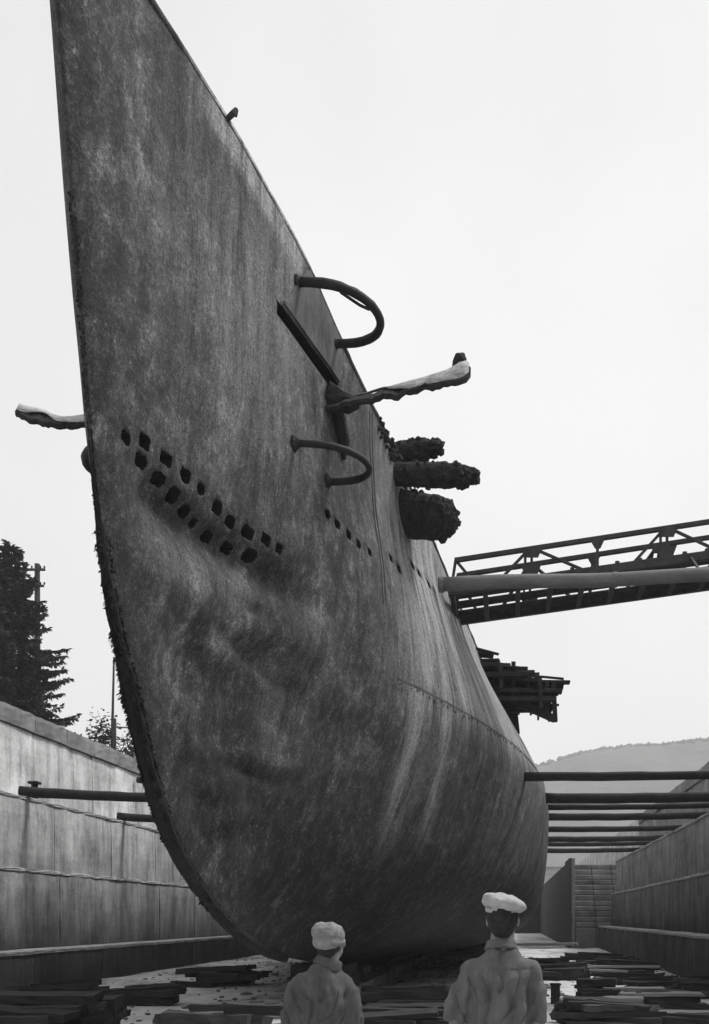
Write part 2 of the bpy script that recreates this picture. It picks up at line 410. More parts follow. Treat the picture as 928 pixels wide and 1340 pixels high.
# slot: a long narrow recess
for side in (1, -1):
    N = 14; top, botm = [], []
    ro = []
    for i in range(N+1):
        Y = 12.28+(14.2-12.28)*i/N; h = 8.6-.02*i/N; hw = .075+.03*i/N
        ro.append([hp(Y, h-hw, .08, side), hp(Y, h+hw, .08, side), hp(Y, h+hw, -.22, side), hp(Y, h-hw, -.22, side)])
    ring_loft(cut, ro)
bmesh.ops.recalc_face_normals(cut, faces=cut.faces)
cme = bpy.data.meshes.new('cutter'); cut.to_mesh(cme); cut.free()
cme.materials.append(M['hull']); cme.materials.append(M['hole'])
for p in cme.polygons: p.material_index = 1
co = bpy.data.objects.new('cutter', cme); C.objects.link(co)
md = hull.modifiers.new('holes', 'BOOLEAN'); md.operation = 'DIFFERENCE'; md.object = co; md.solver = 'MANIFOLD'
dg = bpy.context.evaluated_depsgraph_get()
me2 = bpy.data.meshes.new_from_object(hull.evaluated_get(dg))
if len(me2.polygons) > .8*len(hull.data.polygons):
    old = hull.data; hull.modifiers.clear(); hull.data = me2; me2.name = 'hull'; bpy.data.meshes.remove(old)
    print('boolean ok', len(me2.polygons), [m.name for m in me2.materials])
else:
    hull.modifiers.clear(); print('boolean failed', len(me2.polygons))
bpy.data.objects.remove(co)
# the dark plate seen at the back of each hole
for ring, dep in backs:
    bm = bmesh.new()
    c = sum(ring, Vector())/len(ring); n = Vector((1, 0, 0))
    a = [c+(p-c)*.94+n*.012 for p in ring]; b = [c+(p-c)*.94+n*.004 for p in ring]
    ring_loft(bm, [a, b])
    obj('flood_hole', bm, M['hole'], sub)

# rows of rivets and the strake line where the beam is greatest
bm = bmesh.new(); N = 150
for i in range(N):
    pass
rings = []
for i in range(120):
    Y = 16.0+i*(36-16.0)/119; rings.append([hp(Y, 5.20, -.02), hp(Y, 5.20, .005), hp(Y, 5.165, .005), hp(Y, 5.165, -.02)])
ring_loft(bm, rings)
Y = 16.1
while Y < 30:
    if random.random() > .25:
        p = hp(Y, 5.12+random.uniform(-.02, .02), .005); r = random.uniform(.012, .034)
        box(bm, p-Vector((.015, r, r*.8)), p+Vector((.012, r, r*.8)), .006)
    Y += random.uniform(.10, .26)
obj('strake_seam', bm, M['housing'], sub)
# butt straps (vertical plate joints)
for Y0 in (15.52, 15.63):
    bm = bmesh.new(); rings = []
    for i in range(24):
        h = 6.15+(min(8.95, deck_h(Y0)-.05)-6.15)*i/23
        rings.append([hp(Y0-.016, h, -.03), hp(Y0-.016, h, .012), hp(Y0+.016, h, .012), hp(Y0+.016, h, -.03)])
    ring_loft(bm, rings); obj('butt_strap', bm, M['housing'], sub)
# rounded deck edge
for side in (1, -1):
    bm = bmesh.new(); pts, rr = [], []
    Y = 8.6
    while Y < 40:
        h = deck_h(Y); pts.append(Vector((X0+side*(b_at(Y, h-.06)-.02), Y, h-.05)))
        rr.append((.028 if 10.2 < Y < 13.2 else .045)*(1+.35*noise.noise(Vector((Y*2.3, side, 0))))); Y += .18
    tube(bm, pts, rr, 7, .25); obj('deck_edge', bm, M['hull'], sub, smooth=True)
bm = bmesh.new(); tube(bm, [hp(11.0, 9.75, -.05), hp(11.0, 9.86, .05), hp(11.05, 9.93, .06), hp(11.12, 9.93, .02)], [.025, .03, .03, .02], 7, .4); obj('fairlead', bm, M['crust'], sub)

# stem bar overgrown with weed
bm = bmesh.new(); pts, rr = [], []
for i in range(70):
    h = .95+5.4*i/69; pts.append((X0, stem_y(h)+.03, h)); rr.append(.085*(1-.8*sst(h, 2.6, 6.2))*(1+.3*noise.noise(Vector((0, 2, h*3)))))
tube(bm, pts, rr, 9, .35); obj('stem_bar', bm, M['weed'], sub)
bm = bmesh.new()
for i in range(9000):
    h = random.choice((random.uniform(.98, 5.4), random.uniform(1.6, 4.6), random.uniform(2.2, 4.6)))
    if random.random() < .05: h = random.uniform(5.4, 7.6)
    Y = stem_y(h); k = 1 if h < 5 else .45
    cl = .5+.5*noise.noise(Vector((0, 9, h*4.2)))
    ln = random.uniform(.015, .055)*k*(.5+1.9*cl*cl)
    sx = random.choice((-1, 1)); up_ = h > 5; Yp = Y+random.uniform(.0 if up_ else -.05, .04 if up_ else .16)
    xo = b_at(Yp, h)*random.uniform(.7, 1.04) if Yp > Y else random.uniform(0, .02)
    p = Vector((X0+sx*min(xo+(.03 if h < 4 else 0), .16), Yp, h))
    d = Vector((sx*random.uniform(.0, .7), -random.uniform(.0, .5), -random.uniform(.3, 1.0))).normalized()*ln
    wv = Vector((random.uniform(-1, 1), random.uniform(-1, 1), .3)).normalized()*random.uniform(.006, .018)
    bm.faces.new([bm.verts.new(p-wv), bm.verts.new(p+wv), bm.verts.new(p+d+wv*.4), bm.verts.new(p+d-wv*.4)])
o = obj('weed_fringe', bm, M['weed'], sub); o['kind'] = 'stuff'

# bow planes
def plane(st, mat_top, side_label):
    """st: (x, z_low, z_up, y_low, y_up)"""
    bm = bmesh.new(); rings = []; n = 40
    xs = [s[0] for s in st]
    if xs[0] > xs[-1]: st = st[::-1]; xs = xs[::-1]
    fs = [pch(xs, [s[k] for s in st]) for k in range(1, 5)]
    root = None
    for i in range(n+1):
        x = xs[0]+(xs[-1]-xs[0])*i/n
        zl, zu, yl, yu = [f(x) for f in fs]
        j = lambda a: a*noise.noise(Vector((x*6, a*90, 1)))
        zl += j(.045)+random.uniform(-.014, .014); zu += .035*noise.noise(Vector((x*7, 31, 1)))+random.uniform(-.006, .006)
        zm, ym = (zl+zu)/2, (yl+yu)/2; d = Vector((0, yu-yl, zu-zl)).normalized(); nn = Vector((0, -d.z, d.y)); th = .045
        rings.append([Vector((x, yl, zl-.03)), Vector((x, yl, zl))+nn*.02, Vector((x, ym, zm))+nn*th, Vector((x, yu, zu)), Vector((x, ym, zm))-nn*th*1.4, Vector((x, yl, zl))-nn*.05])
    ring_loft(bm, rings); pl = obj('bow_plane', bm, M['crust'], sub)
    return pl, fs, xs
RS = [(-2.42, 8.10, 8.46, 13.72, 14.2), (-2.0, 8.18, 8.49, 13.70, 14.2), (-1.66, 8.25, 8.56, 13.70, 14.18), (-1.18, 8.36, 8.68, 13.72, 14.16),
      (-.84, 8.45, 8.80, 13.74, 14.15), (-.72, 8.48, 8.86, 13.78, 14.15), (-.62, 8.51, 8.96, 13.8, 14.15), (-.54, 8.56, 8.93, 13.83, 14.12), (-.49, 8.66, 8.82, 13.9, 14.08)]
LS = [(-6.38, 8.14, 8.29, 13.85, 14.05), (-6.2, 8.01, 8.29, 13.8, 14.1), (-5.95, 7.95, 8.18, 13.75, 14.1), (-5.75, 7.92, 8.13, 13.75, 14.1), (-5.4, 7.94, 8.17, 13.75, 14.1), (-4.85, 7.95, 8.18, 13.75, 14.1)]
def skin_on(pl, fs, x0, x1, low):
    bm = bmesh.new(); n = 26; A, B = [], []
    for i in range(n+1):
        x = x0+(x1-x0)*i/n; zl, zu, yl, yu = [f(x) for f in fs]
        d = Vector((0, yu-yl, zu-zl)); nn = Vector((0, -d.z, d.y)).normalized()
        lo = low(i/n)+.12*noise.noise(Vector((x*5, 3, 2)))
        ps = []
        for t in (lo, (lo+1)/2, .97):
            ps.append(Vector((x, yl, zl))+d*t+nn*(.03+.12*min(t, 1-t)))
        A.append([bm.verts.new(p) for p in ps]); B.append([bm.verts.new(p-nn*.012) for p in ps])
    for i in range(n):
        for k in range(2):
            bm.faces.new((A[i][k], A[i+1][k], A[i+1][k+1], A[i][k+1])); bm.faces.new((B[i][k+1], B[i+1][k+1], B[i+1][k], B[i][k]))
        bm.faces.new((A[i][0], B[i][0], B[i+1][0], A[i+1][0])); bm.faces.new((A[i][2], A[i+1][2], B[i+1][2], B[i][2]))
    obj('plane_skin', bm, M['steel_pale'], pl, smooth=True)
plR, fR, xR = plane(RS, None, 'right'); skin_on(plR, fR, -2.0, -.51, lambda t: .74-.68*sst(t, .05, .55)); plR['label'] = 'bow plane with upturned pale tip, jutting over the dock'
plL, fL, xL = plane(LS, None, 'left'); skin_on(plL, fL, -6.36, -4.95, lambda t: .06+.42*gau(t, .22, .14)); plL['label'] = 'pale bow plane on the far side of the stem'
bm = bmesh.new(); tube(bm, [(-.70, 14.1, 8.80), (-.66, 14.08, 8.88), (-.62, 14.06, 8.94), (-.58, 14.08, 8.97)], [.05, .075, .085, .05], 9, .5); obj('tip_knob', bm, M['crust'], plR)
bm = bmesh.new(); tube(bm, [hp(13.86, 8.36, -.05), hp(13.9, 8.33, .04), hp(13.95, 8.32, .12), hp(13.98, 8.32, .22), hp(14.0, 8.34, .34)], [.19, .17, .14, .12, .07], 12, .35); obj('plane_root', bm, M['crust'], sub)
bm = bmesh.new(); tube(bm, [hp(13.95, 8.3, .02), hp(14.05, 8.12, .07), hp(14.2, 7.9, .06), hp(14.32, 7.72, .02)], [.10, .085, .075, .02], 7, .35); obj('plane_stay', bm, M['iron'], sub)

# guard rails round the planes
def rail(Ya, ha, Yb, hb, outw, r, side, lean=0.0):
    bm = bmesh.new(); pts = []
    N = 22
    for i in range(N+1):
        t = math.pi*i/N; k = (1-math.cos(t))/2; Y = Ya+(Yb-Ya)*k; h = ha+(hb-ha)*k
        base = b_at(Ya, ha)*(1-k)+b_at(Yb, hb)*k
        pts.append(Vector((X0+side*(base+outw*math.sin(t)**.72-.03), Y+lean*math.sin(t), h)))
    tube(bm, pts, [r*(1+.12*noise.noise(Vector((i*.7, side, r*40)))) for i in range(N+1)], 10, .10, 1.15)
    return obj('guard_rail', bm, M['iron'], sub, smooth=True), pts
g1, p1 = rail(12.78, 9.19, 14.0, 9.1, .80, .052, 1)
bm = bmesh.new(); tube(bm, [p1[4]+Vector((0, 0, -.06)), p1[7]+Vector((-.02, 0, -.10)), p1[9]+Vector((-.03, 0, -.05))], .018, 6, .2); obj('stay_rod', bm, M['iron'], g1)
rail(12.74, 7.24, 13.72, 7.18, .72, .039, 1)
rail(12.8, 7.24, 13.6, 7.2, .46, .07, -1)
for (Y, h) in ((12.78, 9.19), (14.0, 9.1), (12.74, 7.24), (13.72, 7.18)):
    bm = bmesh.new(); tube(bm, [hp(Y, h, -.04), hp(Y, h, .01), hp(Y, h, .035), hp(Y, h, .07)], [.10, .09, .065, .045], 10, .4); obj('rail_bracket', bm, M['crust'], sub)
# plate that houses the folded plane, standing a little proud of the shell
bm = bmesh.new(); A = []
N = 16
for i in range(N+1):
    Y = 12.42+(14.22-12.42)*i/N; lo = 8.72-.01*i/N; hi = lo+(min(9.52, deck_h(Y)-.10)-lo)*max(.04, min(1, (Y-12.42)/.62))
    A.append([hp(Y, lo, -.03), hp(Y, lo, .028), hp(Y, lo+(hi-lo)*.5, .034), hp(Y, hi, .028), hp(Y, hi, -.03)])
ring_loft(bm, A); obj('plane_housing', bm, M['housing'], sub)

# encrusted fittings standing out from the deck edge
def stub(p, q, r0, r1, seed, lab):
    bm = bmesh.new(); p, q = Vector(p), Vector(q); d = q-p; a, b = frame_of(d); N, K = 26, 20; rings = []
    for i in range(N+1):
        t = i/N; c = p+d*t; r = r0+(r1-r0)*t
        if t > .62: r *= math.sqrt(max(.04, 1-((t-.62)/.38)**2*.90))
        ring = []
        for k in range(K):
            an = 2*math.pi*k/K; q_ = a*math.cos(an)+b*math.sin(an)
            amp = .10+.55*sst(t, .55, 1.0)
            v = c+q_*r; f = 1+amp*(noise.noise(v*7+Vector((seed, 0, 0)))+.7*noise.noise(v*17+Vector((seed, 5, 0))))*.75
            ring.append(c+q_*r*f+d.normalized()*(.10*amp*noise.noise(v*11)))
        rings.append(ring)
    ring_loft(bm, rings)
    for i in range(110):                                         # clumps of shell growth
        t = 1-random.random()**1.6*.75; an = random.uniform(0, 6.28); r = r0+(r1-r0)*t
        if t > .62: r *= math.sqrt(max(.05, 1-((t-.62)/.38)**2*.9))
        c = p+d*t+(a*math.cos(an)+b*math.sin(an))*r*.97; s = random.uniform(.012, .035)*(1+t)
        rr = bmesh.ops.create_icosphere(bm, subdivisions=1, radius=s)
        for v in rr['verts']: v.co = c+v.co*random.uniform(.7, 1.3)
    o = obj('encrusted_fitting', bm, M['crust'], sub); o['label'] = lab
stub((-2.1, 17.4, 9.10), (-1.08, 17.3, 9.19), .18, .17, 1, 'uppermost barnacle-crusted stub on the deck edge')
stub((-2.1, 16.9, 8.60), (-.50, 16.8, 8.52), .17, .21, 2, 'longest barnacle-crusted stub, in the middle')
stub((-2.2, 17.4, 8.24), (-.84, 17.3, 8.00), .36, .37, 3, 'lowest and fattest barnacle-crusted stub')
bm = bmesh.new()
for i in range(70):
    Y = random.uniform(15.9, 17.4); p = hp(Y, deck_h(Y)-random.uniform(0, .3), .03); s = random.uniform(.015, .05)
    rr = bmesh.ops.create_icosphere(bm, subdivisions=1, radius=s)
    for v in rr['verts']: v.co = p+v.co*random.uniform(.7, 1.3)
o = obj('shell_growth', bm, M['crust'], sub); o['kind'] = 'stuff'

# ------------------------------------------------------------------ ground, dock walls
def struct(name, bm, m): return tag(obj(name, bm, m), kind='structure')
bm = bmesh.new()
NX, NY = 70, 150
vg = [[None]*(NX+1) for _ in range(NY+1)]
for j in range(NY+1):
    Y = -10+122*(j/NY)**1.5 if True else 0
    for i in range(NX+1):
        X = -12.5+20*i/NX
        p = Vector((X, Y, 0)); z = .05*noise.noise(p*.5)+.035*noise.noise(p*1.7)+.015*noise.noise(p*5)
        vg[j][i] = bm.verts.new((X, Y, min(.03, z)-.02))
for j in range(NY):
    for i in range(NX): bm.faces.new((vg[j][i], vg[j][i+1], vg[j+1][i+1], vg[j+1][i]))
o = struct('dock_floor', bm, M['floor'])
for p in o.data.polygons: p.use_smooth = True
bm = bmesh.new()
YZ = 6.72
for lo, hi in (((-900, -90), (-13.2, 1000)), ((7.9, -90), (900, 1000)), ((-13.2, -90), (7.9, -8.6)), ((-13.2, 109), (7.9, 1000))):
    vs = [bm.verts.new((x, y, YZ)) for x, y in ((lo[0], lo[1]), (hi[0], lo[1]), (hi[0], hi[1]), (lo[0], hi[1]))]; bm.faces.new(vs)
struct('yard_ground', bm, M['yard'])

def bay_mesh(name, depth, length, z0, z1, seed, mat):
    """one cast bay: rough front face at local x=0, body going to -x, slightly chipped arris"""
    bm = bmesh.new(); rnd = random.Random(seed)
    ny, nzz = 6, 4; F_ = []
    for j in range(nzz+1):
        row = []
        for i in range(ny+1):
            e = .012*rnd.uniform(-1, 1)
            if j == nzz: e -= rnd.uniform(0, .035)
            if i in (0, ny): e -= .02
            row.append(bm.verts.new((e, length*i/ny, z0+(z1-z0)*j/nzz - (rnd.uniform(0, .02) if j == nzz else 0))))
        F_.append(row)
    B0 = [bm.verts.new((-depth, length*i/ny, z0)) for i in range(ny+1)]; B1 = [bm.verts.new((-depth, length*i/ny, z1)) for i in range(ny+1)]
    for j in range(nzz):
        for i in range(ny): bm.faces.new((F_[j][i], F_[j][i+1], F_[j+1][i+1], F_[j+1][i]))
    for i in range(ny):
        bm.faces.new((F_[nzz][i], F_[nzz][i+1], B1[i+1], B1[i])); bm.faces.new((B0[i], B0[i+1], F_[0][i+1], F_[0][i])); bm.faces.new((B1[i], B1[i+1], B0[i+1], B0[i]))
    for i in (0, ny):
        bm.faces.new([F_[j][i] for j in range(nzz+1)]+[B1[i], B0[i]])
    bmesh.ops.recalc_face_normals(bm, faces=bm.faces)
    me = bpy.data.meshes.new(name); bm.to_mesh(me); bm.free(); me.materials.append(mat)
    return me
def dock_side(label, side, tiers, y0, y1, bay, cop, wm):
    """side -1: wall at negative X facing +X; +1: wall at positive X facing -X (bays turned round)"""
    root = empty('dock_wall', (tiers[0][0], y0, 0), label, 'dock wall')
    for ti, (x, za, zb) in enumerate(tiers):
        meshes = [bay_mesh('wall_bay', 1.6 if ti < 3 else 1.0, bay-.03, za, zb-.006, 10*ti+k+(50 if side > 0 else 0), wm) for k in range(3)]
        off = (ti*1.37) % bay; n = int((y1-y0)/bay)
        for i in range(n):
            o = link('wall_bay', meshes[random.randrange(3)], root); yy = y0+i*bay
            jx = random.uniform(-.008, .008)
            if side < 0: o.location = Vector((x+jx, yy, 0))-root.location
            else: o.location = Vector((x+jx, yy+bay-.03, 0))-root.location; o.rotation_euler.z = math.pi
        if ti < 3:                                               # worn pale arris stones along the edge of each ledge
            lm = bay_mesh('ledge_stone', .5, bay/2-.02, zb-.075, zb+.012, 300+ti, M['ledge'])
            for i in range(2*n):
                o = link('ledge_stone', lm, root); yy = y0+i*bay/2; e = .02+random.uniform(-.006, .006)
                if side < 0: o.location = Vector((x+e, yy, random.uniform(-.01, .004)))-root.location
                else: o.location = Vector((x-e, yy+bay/2-.02, random.uniform(-.01, .004)))-root.location; o.rotation_euler.z = math.pi
        bm = bmesh.new()
        a, b = (x-1.5, x-.05) if side < 0 else (x+.05, x+1.5)
        box(bm, (a, y0, za), (b, y1, zb-.03)); obj('wall_core', bm, M['pier'], root)
    cx, za, zb, cw = cop
    meshes = [bay_mesh('coping_stone', cw, bay/2-.02, za, zb, 200+k, M['coping']) for k in range(3)]
    for i in range(int((y1-y0)/(bay/2))):
        o = link('coping_stone', meshes[random.randrange(3)], root); yy = y0+i*bay/2; jz = random.uniform(-.008, .008)
        if side < 0: o.location = Vector((cx, yy, jz))-root.location
        else: o.location = Vector((cx, yy+bay/2-.02, jz))-root.location; o.rotation_euler.z = math.pi
    bm = bmesh.new()
    c0, c1 = (cx-cw-.9, cx-cw+.02) if side < 0 else (cx+cw-.02, cx+cw+.9)
    box(bm, (c0, y0, za), (c1, y1, zb-.08)); obj('wall_core', bm, M['yard'], root)
    return root
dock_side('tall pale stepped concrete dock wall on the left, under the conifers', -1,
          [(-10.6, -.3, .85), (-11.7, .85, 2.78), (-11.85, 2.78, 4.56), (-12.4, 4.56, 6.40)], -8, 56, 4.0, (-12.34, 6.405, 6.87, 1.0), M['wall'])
dock_side('shaded stepped concrete dock wall on the right, shade painted in', 1,
          [(4.7, -.3, 1.15), (5.4, 1.15, 2.83), (5.62, 2.83, 4.54), (6.85, 4.54, 6.45)], -8, 56, 4.0, (6.78, 6.455, 6.87, 1.2), M['wall_shaded'])
# dock behind the camera
root = empty('dock_wall', (-3, -8.4, 0), 'plain concrete head wall closing the dock behind the onlookers', 'dock wall')
for k in range(6):
    bm = bmesh.new(); box(bm, (-13.2+k*3.5, -9.2, -.3), (-13.2+k*3.5+3.47, -8.2, 6.84), .02); obj('wall_bay', bm, M['wall'], root)

# narrow entrance: piers with stepped altars facing the camera
def pier(label, side, xi, xo):
    root = empty('entrance_pier', ((xi+xo)/2, 56, 0), label, 'dock pier')
    zs = [0.0, 1.05]+[1.05+.29*k for k in range(1, 13)]
    for k in range(len(zs)-1):
        y = 56.0+.32*max(0, k-1)+(0 if k else -.25)
        bm = bmesh.new(); n = 3; L0, L1 = (xi+.32, xo) if side > 0 else (xo, xi-.32)
        for i in range(n):
            a = L0+(L1-L0)*i/n; b = L0+(L1-L0)*(i+1)/n-.015
            bm2 = bmesh.new(); box(bm2, (a, y+random.uniform(-.02, .02), zs[k]-(.3 if k == 0 else 0)), (b, y+4.5, zs[k+1]-.02), .04)
            obj('altar_step', bm2, M['coping'] if k % 3 else M['pier'], root)
        bm.free()
    bm = bmesh.new(); x0, x1 = (xi+.12, xi+.30) if side > 0 else (xi-.30, xi-.12)
    bm3 = bmesh.new(); box(bm3, (min(xi, x0 if side > 0 else x1), 55.95, -.2), (max(xi, x0 if side > 0 else x1), 60.25, 4.68)); obj('pier_cheek', bm3, M['pier_shaded'], root)
    for k in range(5):
        bm2 = bmesh.new(); box(bm2, (x0, 55.9, -.2+k*.98), (x1, 61.5, -.2+(k+1)*.98-.012), .02); obj('quoin_stone', bm2, M['coping'] if k > 1 else M['pier'], root)
    bm.free()
    bm = bmesh.new(); a, b = (xi+.02, xo) if side > 0 else (xo, xi-.02)
    box(bm, (a, 60.3, -.3), (b, 109, 4.55)); obj('pier_body', bm, M['pier_shaded'], root)
    bm = bmesh.new(); a, b = (6.85, 8.6) if side > 0 else (-13.9, -12.4)
    box(bm, (a, 56.1, 4.57), (b, 109, 6.8)); obj('yard_wall', bm, M['wall'], root)
pier('far stepped pier where the dock narrows beside the hull', 1, 3.2, 6.83)
pier('far pier on the other side, behind the bow', -1, -10.4, -12.38)
root = empty('caisson_gate', (-3.6, 108, 0), 'dark plated gate closing the far end of the dock', 'dock gate')
for k in range(9):
    bm = bmesh.new(); box(bm, (-10.34+k*1.5, 107.9, -.2), (-10.34+(k+1)*1.5+(.12 if k == 8 else 0), 108.1, 6.6)); obj('gate_backing', bm, M['iron'], root)
    bm = bmesh.new(); box(bm, (-10.36+k*1.5, 107.2, -.2), (-10.36+(k+1)*1.5-.03, 107.9, 6.6), .02); obj('gate_panel', bm, M['iron'], root)

# ------------------------------------------------------------------ hills
bm = bmesh.new()
ridge = pch([-1200, -600, -150, -40, 20, 70, 120, 180, 330, 700, 1200], [20, 30, 60, 88, 116, 130, 134, 146, 178, 200, 190])
NXh, NYh = 220, 16; G = []
for j in range(NYh+1):
    t = j/NYh; row = []
    for i in range(NXh+1):
        X = -1200+2400*i/NXh; Y = 560+320*t
        prof = math.sin(min(1, t/.8)*math.pi/2)**1.1
        hgt = YZ-3+(ridge(X)-YZ)*prof*(1+.03*noise.noise(Vector((X*.012, Y*.01, 1)))*(1 if t < .8 else .2))
        hgt += prof*(2.6*noise.noise(Vector((X*.045, Y*.03, 3)))+1.6*noise.noise(Vector((X*.16, Y*.1, 5))))
        row.append(bm.verts.new((X, Y, hgt)))
    G.append(row)
for j in range(NYh):
    for i in range(NXh): bm.faces.new((G[j][i], G[j][i+1], G[j+1][i+1], G[j+1][i]))
o = struct('wooded_hill', bm, M['hill'])
# tree crowns along the crest line give it a ragged outline
bm = bmesh.new()
for i in range(1500):
    X = random.uniform(-40, 420); t = random.uniform(.66, .84); Y = 560+320*t
    ii = int((X+1200)/2400*NXh); jj = min(NYh, int(round(t*NYh)))
    z = None
    prof = math.sin(min(1, t/.8)*math.pi/2)**1.1
    z = YZ-3+(ridge(X)-YZ)*prof+prof*2.6*noise.noise(Vector((X*.045, Y*.03, 3)))
    r = random.uniform(.9, 2.3)
    rr = bmesh.ops.create_icosphere(bm, subdivisions=1, radius=r)
    c = Vector((X, Y, z+random.uniform(-.8, .6)))
    for v in rr['verts']: v.co = c+Vector((v.co.x, v.co.y, v.co.z*random.uniform(.7, 1.2)))*random.uniform(.8, 1.15)
o = tag(obj('hill_woods', bm, M['hill']), 'pale far-off woods covering the misty hill crest', 'woods', kind='stuff')

# ------------------------------------------------------------------ shores: round timbers wedged between hull and dock walls
def shore(xa, xb, Y, z, r, label, group, yb=None, zb=None):
    yb = Y if yb is None else yb; zb = z if zb is None else zb
    cx = (xa+xb)/2
    bm = bmesh.new(); n = 14
    pts = [Vector((xa+(xb-xa)*i/n, Y+(yb-Y)*i/n, z+(zb-z)*i/n+.004*math.sin(i*1.7+Y)-.025*math.sin(math.pi*i/n))) for i in range(n+1)]
    tube(bm, pts, [r*(1.06-.12*i/n) for i in range(n+1)], 10, .08)
    o = obj('shore_timber', bm, M['shore'], None, smooth=True, origin=((xa+xb)/2, (Y+yb)/2, (z+zb)/2))
    tag(o, label, 'shore', group)
    return o
RSH = [(23.0, 4.62, .095, 'uppermost single shore beam crossing the gap right of the hull'),
       (27.6, 4.66, .135, 'thickest dark shore beam, second down on the right'),
       (29.4, 4.62, .08, 'thin shore beam just beneath the thickest one'),
       (32.4, 4.63, .11, 'shore beam ending on the right wall ledge, fourth down'),
       (36.8, 4.62, .10, 'fifth shore beam down between hull and right wall'),
       (41.5, 4.62, .11, 'sixth shore beam down between hull and right wall'),
       (44.4, 4.62, .09, 'seventh shore beam down, close above the lowest'),
       (49.0, 4.64, .11, 'lowest and farthest shore beam right of the hull')]
for Y, z, r, lab in RSH:
    shore(X0+b_at(Y, z)-.02, 6.05, Y, z, r, lab, 'round shores between hull and right dock wall', Y-.45, z+.02)
for Y, z, r, lab in ((26.4, 4.70, .125, 'near shore beam resting on the left wall ledge'),
                     (33.0, 4.70, .12, 'farther shore beam half hidden low on the left wall'),
                     (38.0, 4.70, .11, 'hidden shore beam behind the bow on the left')):
    shore(-12.05, X0-b_at(Y, z)+.02, Y, z, r, lab, 'round shores between hull and left dock wall', Y+.5, z-.12)
bm = bmesh.new(); tube(bm, [(-11.95, 27.0, 4.57), (-11.95, 27.0, 4.98)], [.09, .085], 8, .1); box(bm, (-12.08, 26.87, 4.95), (-11.82, 27.13, 5.02), .02)
tag(obj('mooring_post', bm, M['iron'], None, origin=(-11.95, 27, 4.57)), 'short dark post on the left wall ledge above the shore', 'post')
bm = bmesh.new(); tube(bm, [(-12.3, 35.5, 6.15), (-11.6, 36.2, 6.12), (-10.2, 37.0, 6.1)], [.10, .10, .10], 8, .1)
tag(obj('drain_spout', bm, M['iron'], None, origin=(-12.3, 35.5, 6.1)), 'dark spout under the left coping near the bow', 'pipe')

# ------------------------------------------------------------------ keel blocks
def stem_kh(Y):
    h = 1.2
    while h > KEEL and stem_y(h) < Y: h -= .01
    return max(KEEL, h)
ORD = 'first second third fourth fifth sixth seventh eighth ninth tenth eleventh twelfth thirteenth fourteenth fifteenth sixteenth'.split()
for k in range(16):
    Y = 21+k*2.2
    root = empty('keel_block', (X0, Y, 0), ORD[k]+' keel block in the row under the hull, counted from the bow', 'keel block', 'keel blocks in a row under the hull')
    bm = bmesh.new(); box(bm, (X0-.62, Y-.8, -.06), (X0+.62, Y+.8, .22), .03); obj('base', bm, M['block'], root)
    top = KEEL-.004 if Y > 24 else stem_kh(Y-.7)-.02
    bm = bmesh.new(); box(bm, (X0-.6, Y-.7, .225), (X0+.6, Y+.7, (top+.225)/2), .012); obj('timber_cap', bm, M['timber'], root)
    bm = bmesh.new(); box(bm, (X0-.55, Y-.6, (top+.225)/2+.005), (X0+.55, Y+.6, top), .012); obj('timber_cap', bm, M['plank'], root)

# ------------------------------------------------------------------ gangway: low trussed bridge from the right bank up against the hull deck
SL = .140; XB = 9.6
gw = empty('gangway_bridge', (4, 21, 8), 'dark lattice girder gangway running from the right to the hull', 'gangway')
zb_ = lambda x: 7.70+(x+1.07)*SL
zt_ = lambda x: 8.27+(x+.97)*(SL+.012)
def chord(ya, za, xa, xb, wd, ht, nm):
    bm = bmesh.new(); beam_between(bm, (xa, ya, za(xa)), (xb, ya, za(xb)), wd, ht, .008); return obj(nm, bm, M['girder'], gw)
for nm, yb_, yt_ in (('near', 20.0, 20.0), ('far', 22.0, 20.9)):
    chord(yt_, zt_, -1.0, XB, .09, .085, 'top_chord')
    o = chord(yb_, lambda x: zb_(x)-.02, -1.12, XB, .12, .17, 'bottom_chord')
    tops = [.44+2.53*i for i in range(4)]; bots = [-.86, 1.67, 4.2, 6.73, 9.26]
    def P(x, top): return (x, yt_ if top else yb_, zt_(x) if top else zb_(x)+.05)
    def web(a, b, wd, nm2='web_member'):
        bm = bmesh.new(); beam_between(bm, a, b, wd, .05, .005); obj(nm2, bm, M['girder'], gw)
    web(P(-.98, 1), P(-1.06, 0), .07, 'end_post')
    web(P(-.98, 1), P(-.60, 0), .05)
    for i, t in enumerate(tops):
        web((t-.04,)+P(t, 1)[1:], P(t-.62, 0), .055); web((t+.04,)+P(t, 1)[1:], P(t+.95, 0), .055)
        web(P(t, 1), P(t+.0, 0), .05); web(P(t-.12, 1), P(t-.12, 0), .04)
        for zf, sz in ((1, .17), (0, .14)):
            bm = bmesh.new(); x, y, z = P(t, zf); z += -.06 if zf else .12
            yy = y-.055
            ring_loft(bm, [[Vector((x-sz*1.3, yy+d, z+.06)), Vector((x+sz*1.3, yy+d, z+.06+SL*sz*2)), Vector((x+sz*.7, yy+d, z-.12)), Vector((x-sz*.7, yy+d, z-.12))] for d in (0, .018)])
            obj('gusset_plate', bm, M['girder'], gw)
    for i, b in enumerate(bots[1:]):
        web(P(b, 1), P(b, 0), .065, 'post')
        bm = bmesh.new(); x, y, z = P(b, 1); yy = y-.055
        ring_loft(bm, [[Vector((x-.15, yy+d, z-.02)), Vector((x+.15, yy+d, z+.01)), Vector((x+.05, yy+d, z-.2)), Vector((x-.05, yy+d, z-.2))] for d in (0, .018)])
        obj('gusset_plate', bm, M['girder'], gw)
x = -1.05
